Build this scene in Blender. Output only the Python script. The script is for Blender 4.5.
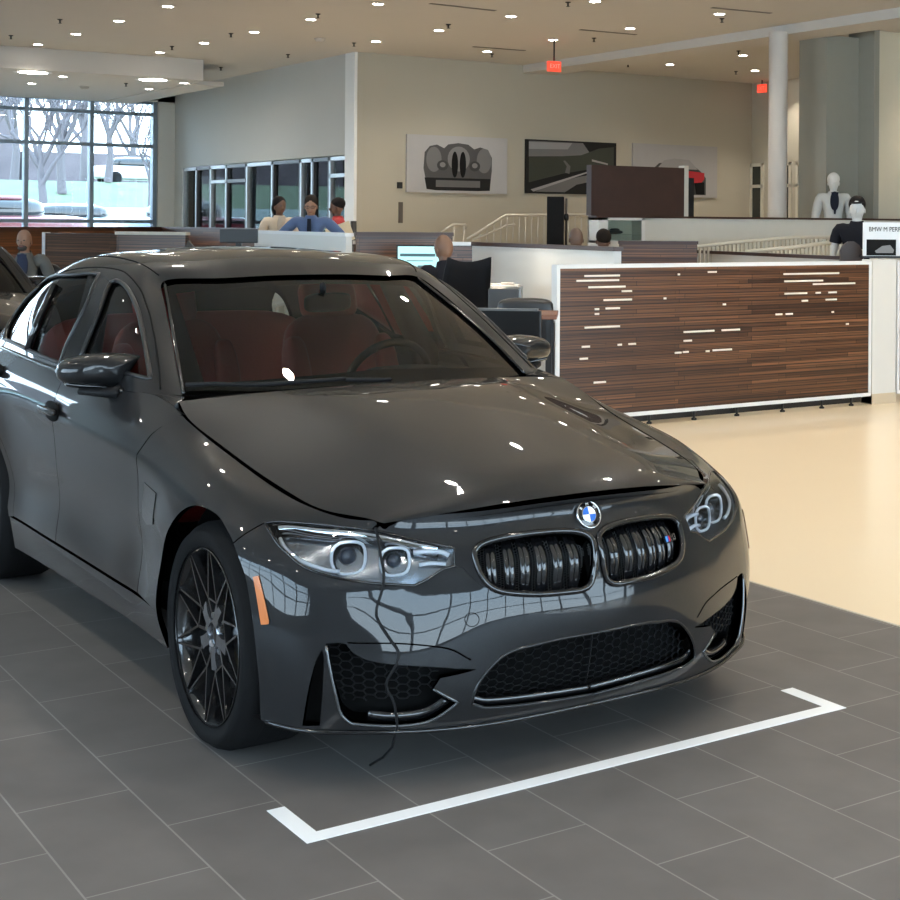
import bpy, bmesh, math, random
import numpy as np
from mathutils import Vector, Matrix
from mathutils.bvhtree import BVHTree
from mathutils.geometry import delaunay_2d_cdt
random.seed(7)
SC = bpy.context.scene
COL = SC.collection
for _o in list(bpy.data.objects): bpy.data.objects.remove(_o)

# ------------------------------------------------------------------ camera
CP = np.array([4.2345, -2.519, 1.5486]); YAW = math.radians(144.756)
FOC, U0, V0, ROLL = 1497.4, 590.8, 224.8, math.radians(.394)
_d = np.array([math.cos(YAW), math.sin(YAW), 0.]); _r0 = np.array([math.sin(YAW), -math.cos(YAW), 0.]); _z = np.array([0, 0, 1.])
_R = _r0*math.cos(ROLL)+_z*math.sin(ROLL); _U = -_r0*math.sin(ROLL)+_z*math.cos(ROLL)
cam = bpy.data.objects.new('camera', bpy.data.cameras.new('camera')); COL.objects.link(cam)
cam.matrix_world = Matrix(((_R[0], _U[0], -_d[0], CP[0]), (_R[1], _U[1], -_d[1], CP[1]), (_R[2], _U[2], -_d[2], CP[2]), (0, 0, 0, 1)))
cam.data.sensor_fit = 'HORIZONTAL'; cam.data.sensor_width = 36; cam.data.lens = 36*FOC/900
cam.data.shift_x = (450-U0)/900; cam.data.shift_y = (V0-450)/900
cam.data.clip_start = .05; cam.data.clip_end = 400
SC.camera = cam
def ray(px, py): return _d+_R*(px-U0)/FOC-_U*(py-V0)/FOC
def at(px, py, ax, c):            # point of the pixel's sight line on the plane axis = c
    w = ray(px, py); return CP+w*((c-CP[ax])/w[ax])
def atD(px, py, D): return CP+ray(px, py)*D

# ------------------------------------------------------------------ world, sun, exposure
SC.view_settings.view_transform = 'Standard'; SC.view_settings.look = 'None'
SC.view_settings.gamma = 1; SC.view_settings.use_curve_mapping = False
SC.view_settings.exposure = 0.55
W = bpy.data.worlds.new('world'); SC.world = W; W.use_nodes = True
wn = W.node_tree; bg = wn.nodes['Background']
def wnode(t): return wn.nodes.new(t)
tc = wnode('ShaderNodeTexCoord'); sx = wnode('ShaderNodeSeparateXYZ'); cr = wnode('ShaderNodeValToRGB')
wn.links.new(tc.outputs['Generated'], sx.inputs[0]); wn.links.new(sx.outputs['Z'], cr.inputs[0])
cr.color_ramp.elements[0].position = 0; cr.color_ramp.elements[0].color = (.76, .88, 1, 1)
cr.color_ramp.elements[1].position = .5; cr.color_ramp.elements[1].color = (.52, .75, 1, 1)
wn.links.new(cr.outputs[0], bg.inputs[0]); bg.inputs[1].default_value = WORLD_STRENGTH = 7.5

def area(name, loc, rot, sx_, sy_, power, color=(1, 1, 1)):
    l = bpy.data.lights.new(name, 'AREA'); l.shape = 'RECTANGLE'; l.size = sx_; l.size_y = sy_; l.energy = power; l.color = color
    o = bpy.data.objects.new(name, l); COL.objects.link(o); o.location = loc; o.rotation_euler = rot; return o

# ------------------------------------------------------------------ materials
MATS = {}
def mat(name, col, rough=.5, metal=0, coat=0, emit=None, es=1, spec=.5, alpha=1, bump=None, noise=None, coat_rough=.03):
    if name in MATS: return MATS[name]
    if max(col) < .04 and rough > .45: spec = min(spec, .12)
    m = bpy.data.materials.new(name); m.use_nodes = True; nt = m.node_tree; b = nt.nodes['Principled BSDF']
    b.inputs['Base Color'].default_value = (*col, 1); b.inputs['Roughness'].default_value = rough
    b.inputs['Metallic'].default_value = metal; b.inputs['Coat Weight'].default_value = coat; b.inputs['Coat Roughness'].default_value = coat_rough
    b.inputs['Specular IOR Level'].default_value = spec
    if emit: b.inputs['Emission Color'].default_value = (*emit, 1); b.inputs['Emission Strength'].default_value = es
    t = nt.nodes.new('ShaderNodeTexCoord')
    sc, amt = noise or (6, .06)
    n = nt.nodes.new('ShaderNodeTexNoise'); n.inputs['Scale'].default_value = sc
    nt.links.new(t.outputs['Object'], n.inputs['Vector'])
    mx = nt.nodes.new('ShaderNodeMixRGB'); mx.blend_type = 'MULTIPLY'; mx.inputs[0].default_value = 1
    mx.inputs[1].default_value = (*col, 1)
    rp = nt.nodes.new('ShaderNodeValToRGB'); rp.color_ramp.elements[0].color = (1-amt,)*3+(1,); rp.color_ramp.elements[1].color = (1, 1, 1, 1)
    nt.links.new(n.outputs[0], rp.inputs[0]); nt.links.new(rp.outputs[0], mx.inputs[2]); nt.links.new(mx.outputs[0], b.inputs['Base Color'])
    if bump:
        n2 = nt.nodes.new('ShaderNodeTexNoise'); n2.inputs['Scale'].default_value = bump[0]; nt.links.new(t.outputs['Object'], n2.inputs['Vector'])
        bp = nt.nodes.new('ShaderNodeBump'); bp.inputs['Strength'].default_value = bump[1]; bp.inputs['Distance'].default_value = .01
        nt.links.new(n2.outputs[0], bp.inputs['Height']); nt.links.new(bp.outputs[0], b.inputs['Normal'])
    MATS[name] = m; return m
def glass_mat(name, tint, refl=1.0, ior=1.5, rough=0.0, minr=0.0):
    if name in MATS: return MATS[name]
    m = bpy.data.materials.new(name); m.use_nodes = True; nt = m.node_tree; nt.nodes.clear()
    o = nt.nodes.new('ShaderNodeOutputMaterial'); mx = nt.nodes.new('ShaderNodeMixShader'); tr = nt.nodes.new('ShaderNodeBsdfTransparent')
    gl = nt.nodes.new('ShaderNodeBsdfGlossy'); fr = nt.nodes.new('ShaderNodeFresnel'); ml = nt.nodes.new('ShaderNodeMath'); ml.operation = 'MULTIPLY_ADD'
    tr.inputs[0].default_value = (*tint, 1); gl.inputs['Roughness'].default_value = rough; fr.inputs[0].default_value = ior
    ml.inputs[1].default_value = refl; ml.inputs[2].default_value = minr
    nt.links.new(fr.outputs[0], ml.inputs[0]); nt.links.new(ml.outputs[0], mx.inputs[0]); nt.links.new(tr.outputs[0], mx.inputs[1]); nt.links.new(gl.outputs[0], mx.inputs[2])
    nt.links.new(mx.outputs[0], o.inputs[0]); MATS[name] = m; return m

# ------------------------------------------------------------------ object helpers
def link(name, me, m=None, parent=None, smooth=None):
    o = bpy.data.objects.new(name, me); COL.objects.link(o)
    if m is not None:
        for x in (m if isinstance(m, (list, tuple)) else [m]): me.materials.append(x)
    if parent is not None: o.parent = parent
    return o
def tag(o, label=None, cat=None, group=None, kind=None):
    if label: o['label'] = label
    if cat: o['category'] = cat
    if group: o['group'] = group
    if kind: o['kind'] = kind
    return o
def thing(name, label, cat, loc=(0, 0, 0), rz=0, group=None):
    o = bpy.data.objects.new(name, None); COL.objects.link(o); o.location = loc; o.rotation_euler = (0, 0, rz); o.empty_display_size = .1
    return tag(o, label, cat, group)
class MB:
    """collects primitives into one mesh"""
    def __init__(s): s.bm = bmesh.new(); s.mi = 0
    def _fin(s, faces, mi, smooth):
        for f in faces: f.material_index = mi; f.smooth = smooth
    def mesh(s, V, F, mi=0, smooth=False):
        vs = [s.bm.verts.new(tuple(v)) for v in V]; fs = []
        for f in F:
            try: fs.append(s.bm.faces.new([vs[i] for i in f]))
            except ValueError: pass
        s._fin(fs, mi, smooth); return vs
    def box(s, c, d, mi=0, rz=0, bev=0, M=None):
        x, y, z = (k/2 for k in d); P = []
        if bev:
            bm = bmesh.new(); bmesh.ops.create_cube(bm, size=1)
            for v in bm.verts: v.co = Vector((v.co.x*d[0], v.co.y*d[1], v.co.z*d[2]))
            bmesh.ops.bevel(bm, geom=bm.edges[:], offset=bev, segments=2, affect='EDGES', profile=.6)
            V = [v.co.copy() for v in bm.verts]; F = [[v.index for v in f.verts] for f in bm.faces]; bm.free()
        else:
            V = [Vector((a*x, b*y, e*z)) for a in (-1, 1) for b in (-1, 1) for e in (-1, 1)]
            F = [(0, 1, 3, 2), (4, 6, 7, 5), (0, 4, 5, 1), (2, 3, 7, 6), (0, 2, 6, 4), (1, 5, 7, 3)]
        R = Matrix.Rotation(rz, 3, 'Z') if M is None else M
        s.mesh([R@v+Vector(c) for v in V], F, mi, False); return s
    def b2(s, lo, hi, mi=0, bev=0):
        return s.box([(a+b)/2 for a, b in zip(lo, hi)], [abs(b-a) for a, b in zip(lo, hi)], mi, 0, bev)
    def tube(s, pts, r, n=8, mi=0, closed=False, cap=True, sq=None):
        P = [Vector(p) for p in pts]; N = len(P); rr = r if hasattr(r, '__len__') else [r]*N
        T = []
        for i in range(N):
            a = P[(i-1) % N] if (closed or i > 0) else P[i]; b = P[(i+1) % N] if (closed or i < N-1) else P[i]
            t = (b-a); T.append(t.normalized() if t.length > 1e-9 else Vector((0, 0, 1)))
        up = Vector((0, 0, 1)) if abs(T[0].z) < .9 else Vector((1, 0, 0)); rings = []
        for i in range(N):
            u = up-T[i]*up.dot(T[i]); u = u.normalized() if u.length > 1e-6 else Vector((1, 0, 0)); w = T[i].cross(u); up = u
            rings.append([P[i]+(u*math.cos(2*math.pi*k/n)+w*math.sin(2*math.pi*k/n)*(sq or 1))*rr[i] for k in range(n)])
        V = [v for g in rings for v in g]; F = []
        M_ = N if closed else N-1
        for i in range(M_):
            for k in range(n):
                a = i*n+k; b = i*n+(k+1) % n; c = ((i+1) % N)*n+(k+1) % n; d_ = ((i+1) % N)*n+k; F.append((a, d_, c, b))
        if cap and not closed: F.append(tuple(range(n))); F.append(tuple(reversed([(N-1)*n+k for k in range(n)])))
        s.mesh(V, F, mi, True); return s
    def lathe(s, prof, c=(0, 0, 0), n=32, mi=0, axis='Z', M=None, a0=0, a1=2*math.pi, smooth=True):
        full = abs(a1-a0-2*math.pi) < 1e-6; m_ = n if full else n+1; V = []
        for k in range(m_):
            a = a0+(a1-a0)*k/n
            for r, z in prof:
                if axis == 'Z': p = Vector((r*math.cos(a), r*math.sin(a), z))
                elif axis == 'Y': p = Vector((r*math.cos(a), z, r*math.sin(a)))
                else: p = Vector((z, r*math.cos(a), r*math.sin(a)))
                if M is not None: p = M@p
                V.append(p+Vector(c))
        L = len(prof); F = []
        for k in range(n):
            k2 = (k+1) % m_
            for j in range(L-1):
                q = (k*L+j, k2*L+j, k2*L+j+1, k*L+j+1); F.append(q)
        vs = s.mesh(V, F, mi, smooth); return s
    def prism(s, poly, axis, lo, hi, mi=0):
        """poly in the two other axes, extruded along axis"""
        V = []
        for h in (lo, hi):
            for a, b in poly:
                V.append({0: (h, a, b), 1: (a, h, b), 2: (a, b, h)}[axis])
        n = len(poly); F = [tuple(range(n)), tuple(reversed(range(n, 2*n)))]+[(i, (i+1) % n, n+(i+1) % n, n+i) for i in range(n)]
        s.mesh(V, F, mi, False); return s
    def build(s, name, m, parent=None, recalc=True, weld=False):
        if weld: bmesh.ops.remove_doubles(s.bm, verts=s.bm.verts, dist=1e-5)
        if recalc: bmesh.ops.recalc_face_normals(s.bm, faces=s.bm.faces)
        me = bpy.data.meshes.new(name); s.bm.to_mesh(me); s.bm.free(); return link(name, me, m, parent)
def struct(name, mb, m, kind='structure'):
    return tag(mb.build(name, m), kind=kind)
# ------------------------------------------------------------------ smooth tensor surfaces and trimmed panels
def card(t):
    """second-derivative operator of the natural cubic spline through knots t"""
    n = len(t); A = np.eye(n); B = np.zeros((n, n)); h = np.diff(t)
    for i in range(1, n-1):
        A[i, i-1] = h[i-1]/6; A[i, i] = (h[i-1]+h[i])/3; A[i, i+1] = h[i]/6
        B[i, i-1] = 1/h[i-1]; B[i, i] = -1/h[i-1]-1/h[i]; B[i, i+1] = 1/h[i]
    return np.linalg.solve(A, B)
def basis(t, M, x):
    x = np.atleast_1d(x).astype(float); n = len(t); i = np.clip(np.searchsorted(t, x, side='right')-1, 0, n-2); h = t[i+1]-t[i]
    a = (t[i+1]-x)/h; b = (x-t[i])/h; L = np.zeros((len(x), n)); k = np.arange(len(x))
    L[k, i] += a; L[k, i+1] += b
    L += ((a**3-a)*h*h/6)[:, None]*M[i]+((b**3-b)*h*h/6)[:, None]*M[i+1]
    return L
class Surf:
    def __init__(s, rows, ns=200, nv=110):
        s.C = np.array(rows, float)                      # [station][level][xyz]
        C = s.C; ds = np.linalg.norm(np.diff(C, axis=0), axis=2).mean(1); dv = np.linalg.norm(np.diff(C, axis=1), axis=2).mean(0)
        s.ts = np.concatenate([[0], np.cumsum(ds)]); s.tv = np.concatenate([[0], np.cumsum(dv)])
        s.Ms = card(s.ts); s.Mv = card(s.tv); s.S1 = s.ts[-1]; s.V1 = s.tv[-1]
        s.gs = np.linspace(0, s.S1, ns); s.gv = np.linspace(0, s.V1, nv)
        P = np.einsum('ai,bj,ijk->abk', basis(s.ts, s.Ms, s.gs), basis(s.tv, s.Mv, s.gv), C); s.P = P
        V = [Vector(p) for p in P.reshape(-1, 3)]; F = [(a*nv+b, (a+1)*nv+b, (a+1)*nv+b+1, a*nv+b+1) for a in range(ns-1) for b in range(nv-1)]
        s.bvh = BVHTree.FromPolygons(V, F); s.nv = nv; s.ns = ns
    def ev(s, q):
        q = np.atleast_2d(q); a = np.clip(q[:, 0], 0, s.S1); b = np.clip(q[:, 1], 0, s.V1)
        return np.einsum('ni,nj,ijk->nk', basis(s.ts, s.Ms, a), basis(s.tv, s.Mv, b), s.C)
    def nrm(s, q):
        q = np.atleast_2d(np.array(q, float)); e = 2e-3
        lo = np.clip(q-[e, 0], 0, [s.S1, s.V1]); hi = np.clip(q+[e, 0], 0, [s.S1, s.V1]); du = s.ev(hi)-s.ev(lo)
        lo = np.clip(q-[0, e], 0, [s.S1, s.V1]); hi = np.clip(q+[0, e], 0, [s.S1, s.V1]); dv = s.ev(hi)-s.ev(lo)
        n = np.cross(du, dv); n /= np.linalg.norm(n, axis=1)[:, None]+1e-12; return n*s.sg
    sg = 1
    def inv(s, P, idx=None):
        P = np.array(P, float)
        d = ((s.P-P)**2).sum(2); a, b = np.unravel_index(np.argmin(d), d.shape) if idx is None else idx
        q = np.array([s.gs[a], s.gv[b]])
        for _ in range(8):
            e = 1e-4; p = s.ev(q)[0]; J = np.stack([(s.ev(q+[e, 0])[0]-p)/e, (s.ev(q+[0, e])[0]-p)/e], 1)
            if q[0]+e > s.S1: J[:, 0] = (p-s.ev(q-[e, 0])[0])/e
            if q[1]+e > s.V1: J[:, 1] = (p-s.ev(q-[0, e])[0])/e
            st = np.linalg.lstsq(J, P-p, rcond=None)[0]; q = np.clip(q+np.clip(st, -.1, .1), 0, [s.S1, s.V1])
        return q
    def hit(s, o, w):
        loc, n, i, dist = s.bvh.ray_cast(Vector(o), Vector(w).normalized())
        if loc is None:      # nearest point of the surface to the sight line
            w = np.array(w, float); w /= np.linalg.norm(w); R_ = s.P-np.array(o); t = R_@w; dd = ((R_-t[..., None]*w)**2).sum(2)
            a, b = np.unravel_index(np.argmin(dd), dd.shape); return np.array([s.gs[a], s.gv[b]])
        return s.inv(loc, (min(i//(s.nv-1), s.ns-1), i % (s.nv-1)))
    def px(s, x, y): return s.hit(CP, ray(x, y))
    def side(s, x, z): return s.hit((x, -3, z), (0, 1, 0))
    def top(s, x, y): return s.hit((x, y, 4), (0, 0, -1))
def crsp(P, closed=False, step=.012, corners=()):
    """curve through the points, sharp at the corners listed"""
    P = [np.array(p, float) for p in P]; n = len(P); out = []
    for i in range(n if closed else n-1):
        p1, p2 = P[i], P[(i+1) % n]
        p0 = P[(i-1) % n] if (closed or i > 0) and i not in corners else 2*p1-p2
        p3 = P[(i+2) % n] if (closed or i < n-2) and (i+1) % n not in corners else 2*p2-p1
        k = max(1, int(np.linalg.norm(p2-p1)/step))
        for j in range(k):
            t = j/k; out.append(.5*((2*p1)+(-p0+p2)*t+(2*p0-5*p1+4*p2-p3)*t*t+(-p0+3*p1-3*p2+p3)*t**3))
    if not closed: out.append(P[-1])
    return out
def line(P, closed=True, step=.02):
    return crsp(P, closed, step, set(range(len(P))))
def area2(P): P = np.array(P); return .5*np.sum(P[:, 0]*np.roll(P[:, 1], -1)-np.roll(P[:, 0], -1)*P[:, 1])
def inset(P, g, keep=None):
    """move a closed outline inwards by g; points where keep(p) holds stay on their line"""
    P = np.array(P); sg = 1 if area2(P) > 0 else -1; n = len(P); out = []
    for i in range(n):
        a, b, c = P[i-1], P[i], P[(i+1) % n]
        if keep is not None and keep(b):
            out.append(b); continue
        e1 = b-a; e2 = c-b; e1 = e1/(np.linalg.norm(e1)+1e-9); e2 = e2/(np.linalg.norm(e2)+1e-9)
        n1 = np.array([-e1[1], e1[0]])*sg; n2 = np.array([-e2[1], e2[0]])*sg; m = n1+n2; l = np.linalg.norm(m)
        m = n1 if l < 1e-3 else m/l; k = g/max(.5, m@n1); out.append(b+m*k)
    return out
def inside(poly, Q):
    poly = np.array(poly); Q = np.array(Q); x, y = Q[:, 0], Q[:, 1]; c = np.zeros(len(Q), bool); j = len(poly)-1
    for i in range(len(poly)):
        xi, yi = poly[i]; xj, yj = poly[j]
        if yi != yj: c ^= ((yi > y) != (yj > y)) & (x < (xj-xi)*(y-yi)/(yj-yi)+xi)
        j = i
    return c
def dist_poly(poly, Q):
    A = np.array(poly); B = np.roll(A, -1, 0); Q = np.array(Q); best = np.full(len(Q), 1e9)
    for a, b in zip(A, B):
        ab = b-a; t = np.clip(((Q-a)@ab)/(ab@ab+1e-12), 0, 1); best = np.minimum(best, np.linalg.norm(Q-(a+t[:, None]*ab), axis=1))
    return best
def trim(surf, outer, holes=(), res=.03):
    polys = [outer]+list(holes); V = []; E = []
    for P in polys:
        b = len(V); V += [tuple(p) for p in P]; E += [(b+i, b+(i+1) % len(P)) for i in range(len(P))]
    O = np.array(outer); lo = O.min(0); hi = O.max(0)
    gx = np.arange(lo[0]+res/2, hi[0], res); gy = np.arange(lo[1]+res/2, hi[1], res)
    if len(gx) and len(gy):
        G = np.array([(a, b) for a in gx for b in gy]); k = inside(outer, G)
        for h in holes: k &= ~inside(h, G)
        G = G[k]
        if len(G):
            dm = dist_poly(outer, G)
            for h in holes: dm = np.minimum(dm, dist_poly(h, G))
            V += [tuple(p) for p in G[dm > res*.35]]
    vs, es, fs, ov, oe, of = delaunay_2d_cdt([Vector(v) for v in V], E, [], 0, 1e-6)
    Q = np.array([(v.x, v.y) for v in vs]); F = np.array([f for f in fs if len(f) == 3]); cen = Q[F].mean(1)
    k = inside(outer, cen)
    for h in holes: k &= ~inside(h, cen)
    return Q, F[k]
def panel(name, surf, outer, m, parent, holes=(), gap=.0022, flange=.016, res=.03, off=0, half=False, both=False, hgap=0, mi_fl=None, names=None, thick=None):
    """a trimmed piece of a surface; half: mirror-join at y=0, both: a second object for the other side"""
    def onc(q): return half and abs(surf.ev(q)[0][1]) < .004
    outer = inset(outer, gap, onc) if gap else outer
    holes = [inset(h, -hgap) if hgap else h for h in holes]
    Q, F = trim(surf, outer, holes, res); P = surf.ev(Q); N = surf.nrm(Q)
    if off: P = P+N*off
    if half: P[np.abs(P[:, 1]) < .004, 1] = 0
    e = {}
    for f in F:
        p = P[f]; fn = np.cross(p[1]-p[0], p[2]-p[0])
        if fn@N[f].sum(0) < 0: f[:] = f[::-1]
        for a, b in ((f[0], f[1]), (f[1], f[2]), (f[2], f[0])): e[(a, b)] = 1
    V = [tuple(p) for p in P]; NN = [tuple(n) for n in N]; FF = [tuple(int(i) for i in f) for f in F]; mi = [0]*len(FF)
    if flange:
        for (a, b) in list(e):
            if (b, a) in e: continue
            if half and abs(P[a][1]) < 1e-6 and abs(P[b][1]) < 1e-6: continue
            pa, pb = P[a], P[b]; qa, qb = pa-N[a]*flange, pb-N[b]*flange; fn = np.cross(pb-pa, -N[a]); fn = -fn/(np.linalg.norm(fn)+1e-12)
            fn = -fn; k = len(V); V += [tuple(pa), tuple(qa), tuple(qb), tuple(pb)]; NN += [tuple(fn)]*4; FF.append((k, k+1, k+2, k+3)); mi.append(1 if mi_fl else 0)
    def mk(nm, V, NN, FF, mi, par):
        me = bpy.data.meshes.new(nm); me.from_pydata(V, [], FF); me.update()
        for p_, q_ in zip(me.polygons, mi): p_.use_smooth = True; p_.material_index = q_
        me.normals_split_custom_set_from_vertices(NN); return link(nm, me, m, par)
    def mir(V, NN, FF): return [(x, -y, z) for x, y, z in V], [(x, -y, z) for x, y, z in NN], [tuple(reversed(f)) for f in FF]
    if half:
        V2, N2, F2 = mir(V, NN, FF); n = len(V)
        key = {i: i for i in range(n) if abs(V[i][1]) < 1e-6}
        NN = [(x, 0, z) if i in key else (x, y, z) for i, (x, y, z) in enumerate(NN)]
        FF = FF+[tuple(j if j in key else j+n for j in f) for f in F2]; V = V+V2; NN = NN+N2; mi = mi+mi
        return mk(name, V, NN, FF, mi, parent)
    o = mk(name, V, NN, FF, mi, parent)
    if both:
        V2, N2, F2 = mir(V, NN, FF); return o, mk(name, V2, N2, F2, mi, parent if not isinstance(both, bpy.types.Object) else both)
    return o
def rail(mb, surf, qs, r, off=0, closed=False, mirror=True, n=6, mi=0, sq=None):
    P = surf.ev(np.array(qs)); N = surf.nrm(np.array(qs)); P = P+N*off
    mb.tube([tuple(p) for p in P], r, n, mi, closed, sq=sq)
    if mirror: mb.tube([(p[0], -p[1], p[2]) for p in P], r, n, mi, closed, sq=sq)
# ------------------------------------------------------------------ THE CAR (origin under the front axle, nose to +x, the side we see is -y)
def stn(x, pts):
    """one station: pts = (y, z) or (x, y, z) per level"""
    return [((x, -p[0], p[1]) if len(p) == 2 else (p[0], -p[1], p[2])) for p in pts]
WB = -2.56
BODY = Surf([
 stn(0, [(-3.42, 0, .20), (-3.47, 0, .34), (-3.51, 0, .47), (-3.51, 0, .62), (-3.49, 0, .82), (-3.46, 0, .90), (-3.43, 0, .99)]),
 stn(0, [(-3.39, .5, .20), (-3.44, .5, .34), (-3.48, .5, .47), (-3.48, .5, .62), (-3.46, .5, .82), (-3.43, .5, .90), (-3.40, .48, .99)]),
 stn(0, [(-3.22, .74, .20), (-3.25, .77, .34), (-3.27, .78, .47), (-3.27, .79, .62), (-3.25, .79, .82), (-3.23, .76, .90), (-3.22, .69, .99)]),
 stn(-2.95, [(.86, .20), (.89, .34), (.89, .47), (.90, .62), (.905, .82), (.87, .90), (.79, .995)]),
 stn(WB, [(.91, .20), (.935, .34), (.935, .47), (.942, .62), (.94, .82), (.905, .90), (.845, 1.00)]),
 stn(-2.2, [(.89, .20), (.918, .34), (.905, .46), (.918, .62), (.932, .84), (.91, .90), (.862, .995)]),
 stn(-1.8, [(.875, .20), (.912, .33), (.895, .46), (.905, .62), (.926, .838), (.908, .895), (.865, .983)]),
 stn(-1.35, [(.875, .205), (.912, .33), (.893, .46), (.905, .62), (.925, .828), (.905, .888), (.86, .972)]),
 stn(-.95, [(.875, .21), (.912, .33), (.893, .46), (.905, .62), (.924, .818), (.90, .878), (-.95, .838, .963)]),
 stn(-.75, [(.875, .21), (.912, .33), (.896, .46), (.907, .62), (.922, .81), (.893, .868), (-.76, .79, .962)]),
 stn(-.55, [(.88, .21), (.913, .33), (.90, .46), (.912, .61), (.919, .795), (.88, .855), (-.55, .785, .925)]),
 stn(-.30, [(.89, .21), (.93, .33), (.93, .45), (.934, .60), (.918, .765), (.866, .825), (-.32, .768, .862)]),
 stn(0, [(.91, .20), (.94, .33), (.944, .45), (.944, .60), (.918, .725), (.862, .775), (-.02, .747, .797)]),
 stn(.25, [(.24, .90, .18), (.26, .922, .32), (.27, .926, .45), (.26, .918, .58), (.24, .880, .67), (.22, .815, .719), (.20, .722, .753)]),
 stn(.4, [(.42, .812, .16), (.425, .832, .30), (.42, .840, .43), (.40, .828, .56), (.365, .79, .652), (.345, .738, .695), (.35, .677, .727)]),
 stn(.5, [(.51, .70, .155), (.525, .71, .27), (.51, .715, .42), (.495, .70, .55), (.46, .662, .645), (.448, .637, .687), (.455, .606, .717)]),
 stn(.6, [(.60, .55, .155), (.62, .55, .26), (.605, .55, .42), (.575, .545, .55), (.55, .525, .635), (.535, .50, .68), (.54, .475, .730)]),
 stn(.66, [(.655, .40, .155), (.68, .40, .25), (.675, .40, .42), (.65, .40, .54), (.612, .39, .64), (.595, .37, .69), (.60, .35, .738)]),
 stn(.71, [(.68, .2, .155), (.71, .2, .25), (.725, .2, .42), (.71, .2, .53), (.682, .195, .64), (.645, .19, .70), (.65, .18, .750)]),
 stn(.71, [(.685, 0, .155), (.715, 0, .25), (.738, 0, .42), (.722, 0, .53), (.70, 0, .64), (.66, 0, .70), (.667, 0, .755)]),
], 300, 120)
# the shoulder crease: extra levels close to the crease line, pulled onto the chords along the doors and fenders
_C = BODY.C; _w = np.interp(np.arange(len(_C)), [0, 2, 4, 10, 12, 14], [.3, .9, 1, 1, .6, 0])[:, None]
def _lev(j, f):
    tq = BODY.tv[j]+(BODY.tv[j+1]-BODY.tv[j])*f; nat = BODY.ev(np.array([(s, tq) for s in BODY.ts])); ch = _C[:, j]+(_C[:, j+1]-_C[:, j])*f; return nat*(1-_w)+ch*_w
_a, _b = _lev(3, .80), _lev(4, .25)
def _off(j, f, amt, w):      # a level between j and j+1, moved along the normal at the front stations only
    tq = BODY.tv[j]+(BODY.tv[j+1]-BODY.tv[j])*f; Q = np.array([(s, tq) for s in BODY.ts]); return BODY.ev(Q)+BODY.nrm(Q)*(np.array(w)*amt)[:, None]
_fw = np.interp(np.arange(len(_C)), [12, 13.5, 15], [0, .6, 1]); _c = _off(2, .42, 0, _fw); _C2 = _C[:, 2]+BODY.nrm(np.array([(s, BODY.tv[2]) for s in BODY.ts]))*(_fw*0)[:, None]
BODY = Surf(np.concatenate([_C[:, :2], _C2[:, None], _c[:, None], _C[:, 3:4], _a[:, None], _C[:, 4:5], _b[:, None], _C[:, 5:]], 1), 300, 130)
BODY.sg = 1
# the hood: lateral rows from its side edge to the centre line, stations from windscreen to nose
def hoodrow(x0, ye, ze, zc, x_c, dome):
    R_ = []
    for k, f in enumerate((1, .86, .70, .52, .30, 0)):
        y = ye*f; t = 1-f*f
        z = ze+(zc-ze)*(1-f**2.2)+dome*(0, -.25, -.1, .9, 1, 1)[k]*.012
        R_.append((x0+(x_c-x0)*t, -y, z))
    return R_
HOOD = Surf([
 hoodrow(-.61, .772, .953, .985, -.50, 0),
 hoodrow(-.50, .785, .915, .975, -.40, .6),
 hoodrow(-.32, .768, .862, .955, -.23, 1),
 hoodrow(-.02, .747, .797, .912, .05, 1),
 hoodrow(.20, .722, .753, .868, .27, 1),
 hoodrow(.35, .677, .727, .832, .44, .9),
 hoodrow(.455, .606, .717, .80, .56, .7),
 hoodrow(.487, .594, .713, .775, .625, .4),
 [(.50, -.585, .712), (.545, -.475, .722), (.585, -.39, .731), (.625, -.28, .740), (.655, -.15, .750), (.667, 0, .755)],
], 160, 90)
HOOD.sg = 1
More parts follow.
